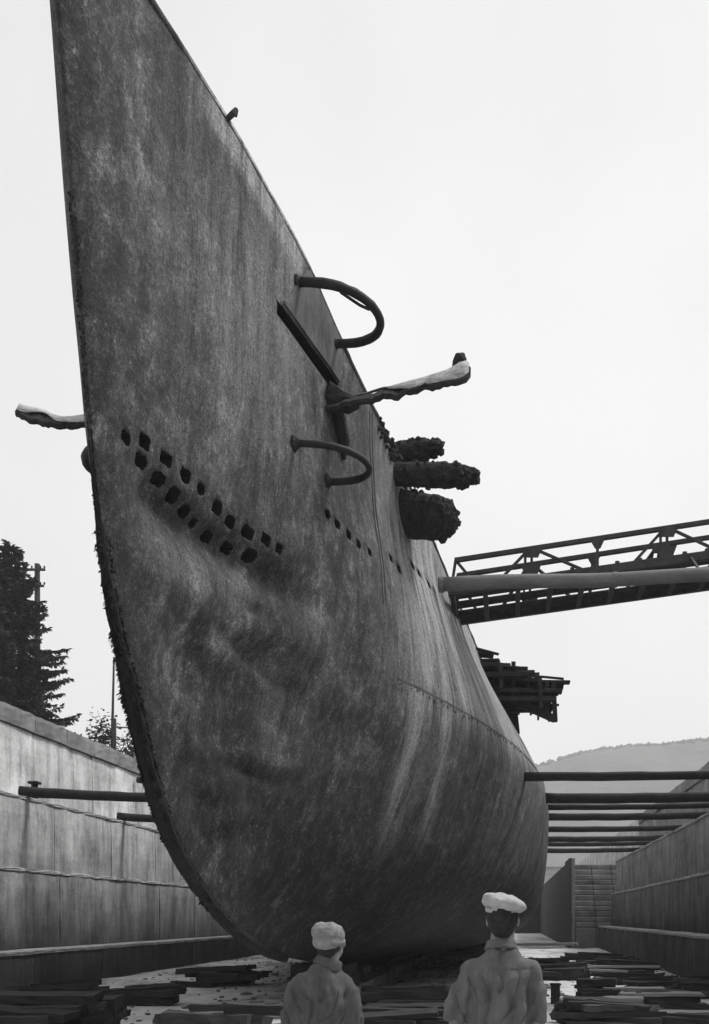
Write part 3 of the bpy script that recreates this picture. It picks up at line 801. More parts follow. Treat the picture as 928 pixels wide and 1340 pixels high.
while x < XB-.1:
    bm = bmesh.new(); beam_between(bm, (x, 20.07, zb_(x)-.06), (x, 21.93, zb_(x)-.06), .09, .12, .006); obj('floor_beam', bm, M['girder'], gw); x += .62
for k in range(9):
    if k in (3, 6): continue
    bm = bmesh.new(); y = 20.14+k*.21; x1 = XB-random.uniform(0, .1); x0 = -1.1+random.uniform(0, .35)
    beam_between(bm, (x0, y, zb_(x0)+.035), (x1, y, zb_(x1)+.035), .18, .045, .006); obj('floor_plank', bm, M['timber'], gw)
for i in range(18):
    x = 1.2+i*.42; bm = bmesh.new(); p = Vector((x, 20.0, zb_(x)+.075)); box(bm, p-Vector((.04, .05, .02)), p+Vector((.04, .05, .035)), .006); obj('bolt_head', bm, M['girder'], gw)
# its landing trestle on the right bank
tr = empty('landing_trestle', (9.3, 21, YZ), 'timber trestle carrying the gangway on the right bank', 'trestle')
for y in (19.0, 22.0):
    for x in (8.9, 9.7):
        bm = bmesh.new(); box(bm, (x-.12, y-.12, YZ-.02), (x+.12, y+.12, zb_(9.3)-.32), .015); obj('leg', bm, M['timber'], tr)
bm = bmesh.new(); box(bm, (8.7, 18.6, zb_(9.3)-.318), (9.9, 22.3, zb_(9.3)-.155), .015); obj('cross_beam', bm, M['timber'], tr)
# pipe slung alongside
bm = bmesh.new(); pts = [Vector((-1.24+(9.7+1.24)*i/20, 19.0, 7.50+.035*(i/20*10.9)+.02*math.sin(i*.9))) for i in range(21)]
ring = tube(bm, pts, .125, 18)
pp = empty('discharge_pipe', (4, 19, 7.6), 'long pale grey pipe running beside the lattice gangway', 'pipe')
obj('pipe_run', bm, M['pipe'], pp, smooth=True)
for x in (-1.18, 1.9, 5.0, 8.1):
    bm = bmesh.new(); i = (x+1.24)/10.94*20; z = 7.50+.035*(i/20*10.9)+.02*math.sin(i*.9)
    tube(bm, [(x-.04, 19, z), (x+.04, 19, z)], .138 if x > 0 else .142, 18); obj('pipe_flange', bm, M['pipe'], pp)
for x in (.2, 3.4, 6.6):
    bm = bmesh.new(); i = (x+1.24)/10.94*20; z = 7.50+.035*(i/20*10.9)
    beam_between(bm, (x, 19.0, z+.1), (x, 20.0, zb_(x)+.02), .04, .04); obj('pipe_hanger', bm, M['girder'], pp)
bm = bmesh.new(); box(bm, (8.9, 18.87, zb_(9.3)-.5+.35), (9.7, 19.13, zb_(9.3)-.15+.006)); bm.free()

# ------------------------------------------------------------------ broken staging hanging off the hull
stg = empty('broken_staging', (-.2, 25, 6.6), 'dark wreck of timber staging jutting out from the hull flank', 'staging')
def HX(Y, z): return X0+b_at(Y, z)
def pl(x0, x1, Y, z, wy, hz, dz=0, dy=0, nm='plank', m='timber'):
    bm = bmesh.new(); beam_between(bm, (x0, Y, z), (x1, Y+dy, z+dz), wy, hz, .008); obj(nm, bm, M[m], stg)
S = 1400/25.0
def X_(px): return (px-665)/S
def Z_(py): return 1.6+(1200-py)/S
# joists run out from the hull, boards across them at several levels
for (px, py, yy, hh) in ((646, 853, 25.0, .05), (654, 862, 25.2, .06), (691, 868, 25.4, .07), (668, 872, 24.8, .10), (700, 880, 25.1, .09),
                         (690, 889, 24.6, .11), (705, 884, 25.6, .06), (746, 892, 25.0, .06), (738, 898, 25.3, .09), (735, 905, 24.8, .09), (728, 911, 25.1, .10),
                         (728, 917, 24.9, .10), (727, 923, 25.3, .09)):
    x1 = X_(px); z = Z_(py); x0 = HX(25, min(z, 7.4))-.35
    for k in range(2):
        pl(x0+random.uniform(0, .15), x1-random.uniform(0, .2)*k, yy+k*.28, z+random.uniform(-.02, .02), .24, hh, random.uniform(-.03, .03), random.uniform(-.1, .1))
for (px, a, b, yy) in ((655, 872, 905, 24.7), (672, 868, 915, 24.9), (690, 885, 922, 25.1), (706, 890, 930, 24.8), (716, 894, 938, 25.0), (724, 892, 944, 25.0), (663, 880, 915, 25.4), (682, 884, 918, 25.4)):
    bm = bmesh.new(); beam_between(bm, (X_(px), yy, Z_(a)), (X_(px)+random.uniform(-.06, .06), yy+.05, Z_(b)), .26, .10, .008); obj('post', bm, M['timber'], stg)
bm = bmesh.new(); beam_between(bm, (HX(25, 6.9)-.2, 25.0, 6.95), (X_(726), 25.0, Z_(941)), .2, .16, .01); obj('brace', bm, M['timber'], stg)
bm = bmesh.new(); beam_between(bm, (HX(25, 6.9)-.2, 25.3, 7.05), (X_(722), 25.3, Z_(930)), .2, .30, .01); obj('brace', bm, M['timber'], stg)
for (px, a, b) in ((662, 922, 958), (669, 930, 962), (675, 936, 960)):
    bm = bmesh.new(); beam_between(bm, (X_(px), 26.3, 1.6+(1200-a)/1400*26.3+.02), (X_(px)+.05, 26.3, 1.6+(1200-b)/1400*26.3), .22, .12, .008); obj('plank', bm, M['timber'], stg)
pl(HX(26, 6.7)-.3, X_(681), 26.2, 1.6+(1200-930)/1400*26.2, .3, .16)
pl(HX(26, 6.9)-.3, X_(676), 26.0, 1.6+(1200-918)/1400*26.0, .3, .10, -.1)
for k in range(15):                                              # close-set boards behind
    px = 640+k*5.9; a = 866+k*2.0+random.uniform(-6, 8); b_ = min(943, 892+k*3.6)+random.uniform(-8, 4)
    bm = bmesh.new(); beam_between(bm, (X_(px), 25.75+random.uniform(0, .05), Z_(a)), (X_(px)+random.uniform(-.05, .05), 25.7, Z_(b_)), .10, .05, .006); obj('board', bm, M['timber'], stg)
for k in range(16):                                              # snapped ends sticking out at odd angles
    px = random.uniform(628, 725); py = 850+(px-615)*.45+random.uniform(-8, 26); ln = random.uniform(.25, .7)
    bm = bmesh.new(); a = Vector((X_(px), 25+random.uniform(-.4, .5), Z_(py))); beam_between(bm, a-Vector((ln, .1, random.uniform(-.1, .1))), a+Vector((ln*.4, random.uniform(-.2, .2), random.uniform(-.07, .05))), random.uniform(.05, .14), random.uniform(.03, .07), .005); obj('splintered_board', bm, M['timber'], stg)

# ------------------------------------------------------------------ trees, poles, fence on the left bank
def conifer(x, y, h, rad, seed, label, lean=0.0):
    rnd = random.Random(seed)
    root = empty('conifer_tree', (x, y, YZ), label, 'tree', 'conifers on the left bank')
    bm = bmesh.new(); tube(bm, [(x+lean*t*t, y, YZ+h*t) for t in (0, .25, .5, .75, .97)], [.28, .22, .16, .09, .02], 9, .1); obj('trunk', bm, M['bark'], root)
    bm = bmesh.new(); limbs = bmesh.new()
    z = .10
    while z < .995:
        L_ = rad*(1-z)**.82+.10
        for k in range(10 if z < .9 else 6):
            an = rnd.uniform(0, 6.283); ln = L_*rnd.uniform(.55, 1.15)
            if rnd.random() < .12: ln *= 1.25
            d = Vector((math.cos(an), math.sin(an), 0)); zz = min(.99, max(.05, z+rnd.uniform(-.035, .035))); base = Vector((x+lean*z*z, y, YZ+h*zz))
            droop = rnd.uniform(.10, .38)*(1-z*.6); up = rnd.uniform(.05, .22)
            pts = [base+d*(ln*t)+Vector((0, 0, -droop*ln*math.sin(t*2.2)+up*ln*t*t)) for t in (0, .25, .5, .75, 1.0)]
            tube(limbs, pts, [.035*(1-z)+.012, .03*(1-z)+.01, .02, .014, .006], 4)
            ns = max(6, int(ln*18))
            for s in range(ns):
                t = .12+.88*(s+rnd.random())/ns; i = min(3, int(t*4)); p = pts[i].lerp(pts[i+1], t*4-i)
                sd_ = Vector((-d.y, d.x, 0))
                for q in range(5):
                    dirn = (d*rnd.uniform(.1, 1.0)+sd_*rnd.uniform(-1, 1)+Vector((0, 0, rnd.uniform(-.75, .25)))).normalized()
                    l2 = rnd.uniform(.14, .40)*(.65+.6*(1-t)); wv = dirn.cross(Vector((rnd.uniform(-1, 1), rnd.uniform(-1, 1), 1))).normalized()*l2*rnd.uniform(.16, .30)
                    a, m_, e = p, p+dirn*l2*.5, p+dirn*l2
                    bm.faces.new([bm.verts.new(a-wv*.3), bm.verts.new(m_-wv), bm.verts.new(e), bm.verts.new(m_+wv)])
        z += .022+.012*rnd.random()
    tag(obj('limbs', limbs, M['bark'], root), kind='stuff'); obj('crown', bm, M['needle'], root)
conifer(-20.9, 45, 10.7, 3.7, 3, 'tall ragged dark conifer rising above the left dock wall')
conifer(-24.6, 48, 13.4, 3.2, 5, 'second conifer at the very edge, only branch tips showing')

def bush(x, y, r, hgt, n, label, seed):
    rnd = random.Random(seed); root = empty('bush', (x, y, YZ), label, 'bush', 'bushes on the left bank')
    st = bmesh.new(); bm = bmesh.new()
    for k in range(9):
        an = rnd.uniform(0, 6.28); e = Vector((x+math.cos(an)*r*.7, y+math.sin(an)*r*.7, YZ+hgt*rnd.uniform(.55, .95)))
        tube(st, [(x, y, YZ), Vector((x, y, YZ)).lerp(e, .5)+Vector((0, 0, .1)), e], [.05, .03, .01], 5)
        for i in range(n):
            c = e+Vector((rnd.gauss(0, r*.28), rnd.gauss(0, r*.28), rnd.gauss(0, hgt*.13)))
            u = Vector((rnd.uniform(-1, 1), rnd.uniform(-1, 1), rnd.uniform(-.6, .6))).normalized(); v = u.cross(Vector((rnd.random(), rnd.random(), 1))).normalized(); s = rnd.uniform(.05, .12)
            bm.faces.new([bm.verts.new(c-u*s), bm.verts.new(c+v*s*.55), bm.verts.new(c+u*s), bm.verts.new(c-v*s*.55)])
    obj('stem', st, M['bark'], root); obj('leaves', bm, M['bush'], root)
bush(-17.3, 45, .85, 2.9, 120, 'dark leafy bush peeping over the left coping', 2)
bush(-16.0, 45.5, .6, 2.5, 80, 'small bush by the foot of the thin pole', 4)

root = empty('utility_pole', (-21.2, 49.5, YZ), 'wooden utility pole with crossarms rising beside the conifer', 'utility pole')
H_ = 1.6+462/1400*49.5
px_ = (49-665)/1400*49.5
bm = bmesh.new(); tube(bm, [(px_, 49.5, YZ), (px_, 49.5, H_)], [.17, .12], 10, .05); obj('pole', bm, M['pole'], root)
for dz, hw in ((.30, .42), (1.05, .36)):
    bm = bmesh.new(); box(bm, (px_-hw-.15, 49.33, H_-dz-.06), (px_+hw, 49.41, H_-dz+.05), .01); obj('crossarm', bm, M['pole'], root)
    for q in (-.5, -.2, .2, .38):
        bm = bmesh.new(); tube(bm, [(px_+q, 49.37, H_-dz+.04), (px_+q, 49.37, H_-dz+.11), (px_+q, 49.37, H_-dz+.17)], [.02, .045, .03], 7); obj('insulator', bm, M['iron'], root)
root = empty('flag_pole', (-18.5, 50, YZ), 'thin bare pole standing close beside the hull on the left bank', 'pole')
bm = bmesh.new(); tube(bm, [(-18.52, 50, YZ), (-18.5, 50, 10.2), (-18.42, 50, 13.75)], [.085, .07, .045], 8); obj('shaft', bm, M['pole'], root)
bm = bmesh.new(); tube(bm, [(-18.52, 50, YZ), (-18.52, 50, YZ+.5)], [.16, .13], 8); obj('socket', bm, M['iron'], root)

root = empty('railing', (-13.3, 37, YZ), 'open pipe railing on top of the left coping', 'railing')
pts = [(-13.62, 37.0), (-12.78, 37.1)]+[(-12.76, 39.6+2.6*k) for k in range(5)]
for i, (x, y) in enumerate(pts):
    z0 = YZ+.01 if x < -13.35 else 6.86
    bm = bmesh.new(); box(bm, (x-.055, y-.055, z0-.02), (x+.055, y+.055, 8.47 if i == 0 else 8.05), .01); obj('post', bm, M['pole'], root)
for a, b in zip(pts[:-1], pts[1:]):
    for z in (8.18, 7.76, 7.36):
        bm = bmesh.new(); zz = z if z < 8 else z-.15*(a is not pts[0]); tube(bm, [(a[0], a[1], z if a is pts[0] else zz), (b[0], b[1], zz-.05)], .024, 6); obj('rail', bm, M['pole'], root)

# ------------------------------------------------------------------ timber and planks on the dock floor
def plank_mesh(seed, mat, squared):
    rnd = random.Random(seed); bm = bmesh.new(); n = 6; rings = []
    bow = rnd.uniform(-.03, .03); tw = rnd.uniform(-.2, .2)
    for i in range(n+1):
        t = i/n-.5; j = lambda: rnd.uniform(-.06, .06)
        ca, sa = math.cos(tw*t), math.sin(tw*t); ring = []
        for (a, b) in ((-.5, -.5), (.5, -.5), (.5, .5), (-.5, .5)):
            a += j(); b += j()*(1 if squared else 2)
            e = rnd.uniform(-.03, .03) if i in (0, n) else 0
            ring.append(Vector((t+e, a*ca-b*sa, b*ca+a*sa+bow*math.cos(t*3)*4)))
        rings.append(ring)
    ring_loft(bm, rings); bmesh.ops.recalc_face_normals(bm, faces=bm.faces)
    me = bpy.data.meshes.new('plank'); bm.to_mesh(me); bm.free(); me.materials.append(mat); return me
PM = {k: [plank_mesh(i*7+q, M[k], k == 'timber') for i in range(5)] for q, k in enumerate(('timber', 'plank', 'pale_plank'))}
def lay(x, y, z, L_, wd, ht, yaw=0, pitch=0, roll=0, mat='plank', label=None, group=None, name='plank'):
    o = bpy.data.objects.new(name, random.choice(PM[mat])); C.objects.link(o)
    o.matrix_world = Matrix.Translation((x, y, z)) @ Euler((roll, pitch, yaw)).to_matrix().to_4x4() @ Matrix.Diagonal((L_, wd, ht, 1))
    cat = {'plank': 'plank', 'beam': 'beam'}[name]
    return tag(o, label, cat, group)
COURSE = ('bottom', 'second', 'third', 'fourth', 'fifth', 'sixth', 'seventh', 'eighth', 'ninth', 'tenth')
ORD += 'seventeenth eighteenth nineteenth twentieth'.split()
def heap(xa, xb, ya, yb, top, n, noun, grp, mats=('timber', 'plank', 'timber'), yaw=0.0, spread=.25, Lr=(.9, 2.0), name='plank', wr=(.12, .27), hr=(.05, .14)):
    """a heap laid course upon course, planks mostly across the dock; each is named by its course and place in it"""
    z = 0.0; k = 0; per = max(2, int(n*.32)); lv = 0
    while k < n:
        frac = z/max(top, .01); m_ = min(per, n-k); hmax = 0
        for i in range(m_):
            L_ = random.uniform(*Lr); L_ = min(L_, (xb-xa)*1.05); sh = 1-.45*min(1, frac)
            cx, hw = (xa+xb)/2, max(0.02, (xb-xa-L_)/2)*sh
            ht = random.uniform(*hr); hmax = max(hmax, ht)
            yy = ya+(yb-ya)*(i+.5)/m_; yy = (ya+yb)/2+(yy-(ya+yb)/2)*(1-.35*min(1, frac))
            lab = f'{noun}, {ORD[i]} from the front in the {COURSE[lv]} course of the {grp}'
            lay(cx+random.uniform(-hw, hw), yy, z+ht/2+random.uniform(-.008, .012), L_, random.uniform(*wr), ht, yaw+random.gauss(0, spread), random.gauss(0, .04), random.gauss(0, .12), random.choice(mats), lab, grp, name)
            k += 1
        z += hmax*.82; lv += 1
        if z > top: break
heap(-6.9, -5.35, 13.2, 15.2, .50, 22, 'rotten timber', 'bottom left heap', name='beam', wr=(.2, .42), hr=(.09, .2))
heap(-4.2, -2.95, 12.4, 13.5, .40, 12, 'broad beam', 'mound beside shorter onlooker', name='beam', wr=(.25, .45), hr=(.10, .2), spread=.12)
heap(-7.4, -6.1, 19.4, 20.3, .24, 8, 'dark plank', 'low left wall stack')
heap(-7.9, -5.6, 24.4, 26.2, .42, 14, 'black baulk', 'bow pile', ('timber',), name='beam')
heap(-9.8, -8.2, 20.5, 22.5, .22, 8, 'dark plank', 'left wall strewn planks')
heap(-5.4, -4.6, 26.8, 28.2, .35, 8, 'black baulk', 'forefoot pile', ('timber',), name='beam', Lr=(.6, 1.2))
lay(-3.95, 17.0, .10, 1.1, .26, .14, .08, 0, 0, 'timber', 'lone dark beam on pale silt left of the shorter onlooker', None, 'beam')
lay(-4.7, 17.9, .07, 1.3, .2, .10, -.12, 0, 0, 'plank', 'single weathered plank half sunk in pale silt under the bow')
heap(-2.2, -.6, 13.3, 14.6, .42, 18, 'dark timber', 'heap between onlookers', ('timber', 'timber', 'plank'), name='beam')
heap(-2.9, -.4, 17.2, 20.5, .30, 20, 'black plank', 'under-keel planks', ('timber',))
heap(-.2, 1.9, 29.2, 30.8, .75, 20, 'dark plank', 'far stack', ('timber', 'plank'), spread=.10)
lay(.95, 29.0, .86, 1.9, .3, .07, .03, 0, 0, 'pale_plank', 'pale plank topping the far stack beyond the capped man')
heap(.65, 2.05, 27.0, 28.3, .72, 20, 'black baulk', 'tall right pile', ('timber',), name='beam', Lr=(.8, 1.4), spread=.12)
heap(2.0, 4.1, 27.3, 28.6, .26, 10, 'dark plank', 'low right row', ('timber', 'plank'), spread=.06, Lr=(1.4, 2.1))
lay(2.95, 27.1, .34, 1.8, .2, .05, -.02, 0, 0, 'pale_plank', 'long pale edge plank on the low row near the right wall')
lay(2.5, 26.6, .27, .95, .14, .05, -.22, .03, 0, 'pale_plank', 'short slanting pale plank on the low row')
bm = bmesh.new(); tube(bm, [(1.45, 28-.9, .14), (1.75, 28-.9, .16), (2.05, 28-.8, .15)], [.14, .15, .13], 10, .15)
tag(obj('log', bm, M['timber'], None, True, origin=(1.75, 27.1, .15)), 'short black log at the foot of the tall baulk pile', 'log')
heap(1.3, 2.1, 19.6, 20.8, .42, 16, 'black baulk', 'squat right pile', ('timber',), name='beam', Lr=(.5, .85))
for k, (x, y, z, L_, yw, lab) in enumerate(((2.35, 20.0, .25, 1.1, .02, 'upper pale plank laid right of the squat pile'), (2.75, 19.8, .17, 1.7, -.03, 'lower pale plank laid right of the squat pile'),
        (2.1, 19.4, .12, .7, .05, 'stubby pale plank against the squat pile'), (2.75, 16.0, .16, 1.0, -.04, 'pale plank in the bottom right corner'), (1.1, 16.3, .33, .6, .1, 'pale split board on the nearest right heap'))):
    lay(x, y, z, L_, .2, .06, yw, 0, .1, 'pale_plank', lab)
heap(2.0, 3.6, 19.6, 21.0, .14, 10, 'dark plank', 'layer under pale planks', ('timber', 'plank'), spread=.08)
heap(.72, 2.3, 15.6, 16.8, .30, 20, 'splintered plank', 'nearest right heap', ('timber', 'timber', 'plank'))
heap(2.2, 3.6, 15.4, 17.2, .14, 14, 'dark plank', 'bottom right scatter', ('timber', 'plank', 'timber'))
heap(3.4, 5.0, 20.5, 25.5, .16, 16, 'dark plank', 'right wall strewn planks', ('timber', 'plank', 'timber'))
heap(2.3, 4.6, 22.5, 25.0, .2, 14, 'dark plank', 'middle right scatter', ('timber', 'plank', 'timber'))
heap(1.6, 5.0, 32, 40, .3, 16, 'dark plank', 'entrance scatter', ('timber',), name='plank')
bm = bmesh.new(); box(bm, (.80, 19.95, -.03), (.97, 20.12, .32), .012); box(bm, (.78, 19.93, .32), (.99, 20.14, .36), .01)
tag(obj('block_post', bm, M['timber'], None, origin=(.88, 20, 0)), 'small upright dark block standing alone on pale silt', 'post')
# small rubble
bm = bmesh.new()
for i in range(1500):
    x, y = random.uniform(-10, 5), 10+random.random()**1.3*34
    s = random.uniform(.015, .05)*(2.6 if random.random() < .12 else 1); rr = bmesh.ops.create_icosphere(bm, subdivisions=1, radius=s)
    for v in rr['verts']: v.co = Vector((x, y, .0))+Vector((v.co.x*1.3, v.co.y, v.co.z*.6))*random.uniform(.6, 1.3)
tag(obj('rubble', bm, M['pier']), 'small grey rubble scattered over the dock floor', 'rubble', kind='stuff')
bm = bmesh.new()
for i in range(380):
    x, y = random.uniform(-9.5, 5), 11+random.random()**1.2*26
    l_ = random.uniform(.1, .45); a = random.gauss(0, .5); d = Vector((math.cos(a), math.sin(a), random.uniform(-.05, .1)))
    beam_between(bm, Vector((x, y, .012)), Vector((x, y, .012))+d*l_, random.uniform(.01, .04), .012)
tag(obj('wood_splinters', bm, M['plank']), 'splinters and chips of wood littering the dock floor', 'splinters', kind='stuff')

# ------------------------------------------------------------------ the two onlookers
def ell(bm, c, r, sub_=3, rot=None, xf=None):
    rr = bmesh.ops.create_icosphere(bm, subdivisions=sub_, radius=1.0)
    for v in rr['verts']:
        p = Vector((v.co.x*r[0], v.co.y*r[1], v.co.z*r[2]))
        if rot is not None: p = rot @ p
        p = Vector(c)+p
        v.co = xf(p) if xf is not None else p
def limb(bm, pts, rad, n=14, flat=1.0):
    """tapered limb with rounded ends, resampled smoothly"""
    pts = [Vector(p) for p in pts]; P_, R_ = [], []
    for i in range(len(pts)-1):
        for k in range(5):
            t = k/5; P_.append(pts[i].lerp(pts[i+1], t)); s = t*t*(3-2*t); R_.append(rad[i]+(rad[i+1]-rad[i])*s)
    P_.append(pts[-1]); R_.append(rad[-1])
    tube(bm, P_, R_, n, 0, flat)
    ell(bm, pts[0], (rad[0],)*3, 2); ell(bm, pts[-1], (rad[-1],)*3, 2)
def rings(bm, spec, n=28, power=2.3):
    """spec rows: (cx, cy, z, rx, ry)"""
    rs = []
    zf = [s[2] for s in spec]; fs = [pch(zf, [s[k] for s in spec]) for k in (0, 1, 3, 4)]
    N = 26
    for i in range(N+1):
        z = zf[0]+(zf[-1]-zf[0])*i/N; cx, cy, rx, ry = [f(z) for f in fs]; ring = []
        for k in range(n):
            t = 2*math.pi*k/n; c, s = math.cos(t), math.sin(t); q = 1/(abs(c)**power+abs(s)**power)**(1/power)
            ring.append(Vector((cx+rx*c*q, cy+ry*s*q, z)))
        rs.append(ring)
    ring_loft(bm, rs)
def fuse(name, bm, voxel, smooth, mat, parent, base, rotz, scale, fold=None):
    """fuse overlapping volumes into one continuous skin, then place it"""
    me = bpy.data.meshes.new(name); bmesh.ops.recalc_face_normals(bm, faces=bm.faces); bm.to_mesh(me); bm.free()
    o = bpy.data.objects.new(name, me); C.objects.link(o)
    m = o.modifiers.new('fuse', 'REMESH'); m.mode = 'VOXEL'; m.voxel_size = voxel
    if smooth: s = o.modifiers.new('relax', 'SMOOTH'); s.iterations = smooth; s.factor = .5
    dg = bpy.context.evaluated_depsgraph_get(); ev = bpy.data.meshes.new_from_object(o.evaluated_get(dg))
    o.modifiers.clear(); o.data = ev; bpy.data.meshes.remove(me); ev.name = name
    if fold:
        ns = [v.normal.copy() for v in ev.vertices]
        for v, n in zip(ev.vertices, ns): v.co += n*fold(v.co, n)
    ev.materials.clear(); ev.materials.append(mat)
    for p in ev.polygons: p.use_smooth = True
    ev.transform(Matrix.Rotation(rotz, 4, 'Z') @ Matrix.Scale(scale, 4))
    o.parent = parent; o.location = (0, 0, 0) if parent is not None and parent.type == 'EMPTY' else (0, 0, 0)
    if parent is None: o.location = base
    return o
def hand(bm, wr, side, down):
    """palm, four bent fingers of unequal length, thumb from the side of the palm; fingers point down"""
    wr = Vector(wr); out_ = Vector((side, 0, 0)); fw = Vector((0, 1, 0)); dn = Vector((0, .12, -1)).normalized()
    ell(bm, wr+dn*.045, (.016, .040, .052), 2)
    limb(bm, [wr, wr+dn*.03], [.026, .024], 10)
    for k, (o_, l_) in enumerate(((.030, .070), (.010, .080), (-.010, .074), (-.029, .058))):
        b0 = wr+dn*.085+fw*o_; b1 = b0+dn*l_*.5-out_*.006; b2 = b1+dn*l_*.32-out_*.018; b3 = b2+dn*l_*.2-out_*.018
        limb(bm, [b0-dn*.02, b0, b1, b2, b3], [.0095, .0095, .009, .008, .007], 8)
    t0 = wr+dn*.03+fw*.034; t1 = t0+dn*.035+fw*.022-out_*.008; t2 = t1+dn*.03+fw*.006-out_*.012
    limb(bm, [t0-fw*.01, t0, t1, t2], [.013, .012, .0105, .009], 8)
def build_person(loc, rotz, scale, label, kind):
    bm = bmesh.new()
    shx = Vector((.055, 0, 0)) if kind != 'man' else Vector((.008, 0, 0))
    lx, rx = (.238, .178) if kind == 'man' else (.196, .200)
    tilt = Matrix.Rotation(R(9), 3, 'X')                        # chin lifted, looking up at the hull
    def hd(p): p = Vector(p); piv = Vector((0, 0, 1.47)); return piv+shx+tilt @ (p-piv)
    if kind != 'man':
        tz = Matrix.Rotation(R(-24), 3, 'Z'); t0 = tilt; tilt = tz @ t0
    rings(bm, [(0, 0, .82, .15, .105), (0, -.01, .93, .17, .12), (0, 0, 1.06, .142, .1), (0, 0, 1.2, .150, .11), (0, -.005, 1.29, .150, .108), (0, -.012, 1.36, .118, .085), (shx.x*.4, -.012, 1.42, .07, .064), (shx.x*.8, 0, 1.50, .062, .063), (shx.x, .01, 1.545, .060, .062)])
    for sd_, ex in ((-1, lx), (1, rx)):
        limb(bm, [(sd_*.150, -.012, 1.335), (sd_*ex, -.02, 1.10), (sd_*(ex+.012), .055, .87)], [.036, .038, .026])
        hand(bm, (sd_*(ex+.013), .06, .86), sd_, 0)
        limb(bm, [(sd_*.085, 0, .88), (sd_*.098, .015, .48), (sd_*.10, -.01, .09)], [.088, .057, .038])
        ell(bm, (sd_*.105, .055, .045), (.04, .12, .04), 2)
    ell(bm, (0, .012, 1.60), (.076, .096, .105), 3, None, hd)
    ell(bm, (0, .035, 1.535), (.058, .07, .066), 3, None, hd); ell(bm, (0, .075, 1.50), (.03, .03, .025), 2, None, hd)
    ell(bm, (0, .112, 1.575), (.012, .02, .026), 2, None, hd); ell(bm, (0, .118, 1.560), (.017, .014, .010), 2, None, hd)
    ell(bm, (0, .1, 1.62), (.05, .012, .012), 2, None, hd); ell(bm, (0, .100, 1.530), (.024, .012, .006), 2, None, hd); ell(bm, (0, .098, 1.520), (.02, .012, .007), 2, None, hd)
    for sd_ in (-1, 1):
        ell(bm, (sd_*.079, .004, 1.578), (.010, .019, .032), 2, None, hd); ell(bm, (sd_*.04, .09, 1.56), (.022, .016, .02), 2, None, hd)
    root = tag(fuse('person', bm, .0065, 2, M['skin'], None, Vector(loc), rotz, scale), label, 'person')
    rootM = lambda: None
    def child(name, bm2, voxel, sm, mat, fold=None): return fuse(name, bm2, voxel, sm, mat, root, None, rotz, scale, fold)
    # eyes
    for sd_ in (-1, 1):
        b2 = bmesh.new(); ell(b2, hd((sd_*.031, .094, 1.592)), (.0115, .0115, .0115), 2)
        me = bpy.data.meshes.new('eye'); b2.to_mesh(me); b2.free(); me.materials.append(M['eye']); me.transform(Matrix.Rotation(rotz, 4, 'Z') @ Matrix.Scale(scale, 4)); link('eye', me, root)
    # hair
    b2 = bmesh.new(); ell(b2, (0, -.003, 1.607), (.083, .096, .107), 4, None, hd); ell(b2, (0, -.045, 1.55), (.062, .045, .055), 3, None, hd)
    child('hair', b2, .006, 1, M['hair'], lambda c, n: .004*noise.noise(c*60))
    # trousers and shoes
    b2 = bmesh.new()
    rings(b2, [(0, 0, .80, .165, .12), (0, -.005, .92, .182, .132), (0, 0, 1.04, .158, .118)])
    for sd_ in (-1, 1): limb(b2, [(sd_*.088, 0, .86), (sd_*.10, .012, .48), (sd_*.103, -.008, .10)], [.105, .085, .078])
    child('trousers', b2, .011, 3, M['trousers'], lambda c, n: .010*noise.noise(Vector((c.x*9, c.y*9, c.z*5)))+.005*noise.noise(c*22))
    for sd_ in (-1, 1):
        b2 = bmesh.new(); ell(b2, (sd_*.106, .065, .055), (.048, .135, .05), 3); ell(b2, (sd_*.104, -.02, .09), (.048, .06, .06), 3); box(b2, (sd_*.106-.042, -.07, .002), (sd_*.106+.042, .18, .03), .01)
        child('shoe', b2, .009, 2, M['shoe'])
    if kind == 'man':
        b2 = bmesh.new()
        rings(b2, [(.005, -.005, .97, .182, .142), (0, -.01, 1.06, .176, .134), (-.004, -.012, 1.2, .166, .130), (0, -.012, 1.28, .168, .126), (0, -.014, 1.335, .166, .114), (0, -.014, 1.372, .150, .098), (0, -.012, 1.402, .116, .086), (0, -.008, 1.428, .082, .074), (0, -.002, 1.450, .069, .068)])
        tube(b2, [(-.10, -.014, 1.360), (-.148, -.014, 1.326), (-.182, -.016, 1.27), (-.207, -.02, 1.19), (-.232, -.026, 1.105), (-.244, -.028, 1.065)], [.042, .056, .056, .058, .064, .067], 18, 0, 1.1)
        tube(b2, [(.10, -.014, 1.360), (.148, -.014, 1.326), (.168, -.016, 1.27), (.174, -.02, 1.19), (.177, -.024, 1.10), (.178, -.024, 1.05)], [.042, .056, .054, .054, .055, .057], 18, 0, 1.1)
        def fold(c, n):
            f = .016*noise.noise(Vector((c.x*17+c.z*4, c.y*8, c.z*5)))+.009*noise.noise(Vector((c.x*34-c.z*12, c.y*14, c.z*9)))
            f += .013*noise.noise(Vector((c.x*9+c.z*9*(1 if c.x > 0 else -1), c.y*5, c.z*15-abs(c.x)*12)))
            cr = math.sin(c.x*34+(7 if c.x > 0 else -7)*(1.35-c.z)+2.2*noise.noise(c*6)); f -= .016*math.exp(-(cr/.20)**2)*sst(1.36-c.z, 0, .10)
            # drapery hanging in soft pleats from the yoke, yoke seam across the shoulders
            if c.z < 1.325: f += .012*math.sin(c.x*62+2.5*noise.noise(c*5))*sst(1.325-c.z, 0, .16)*(1 if n.y < .2 else .4)
            f -= .005*gau(c.z, 1.328+.03*abs(c.x)*4*.2, .006)*(1 if abs(c.x) < .17 else 0)
            return f
        child('shirt', b2, .0075, 2, M['shirt'], fold)
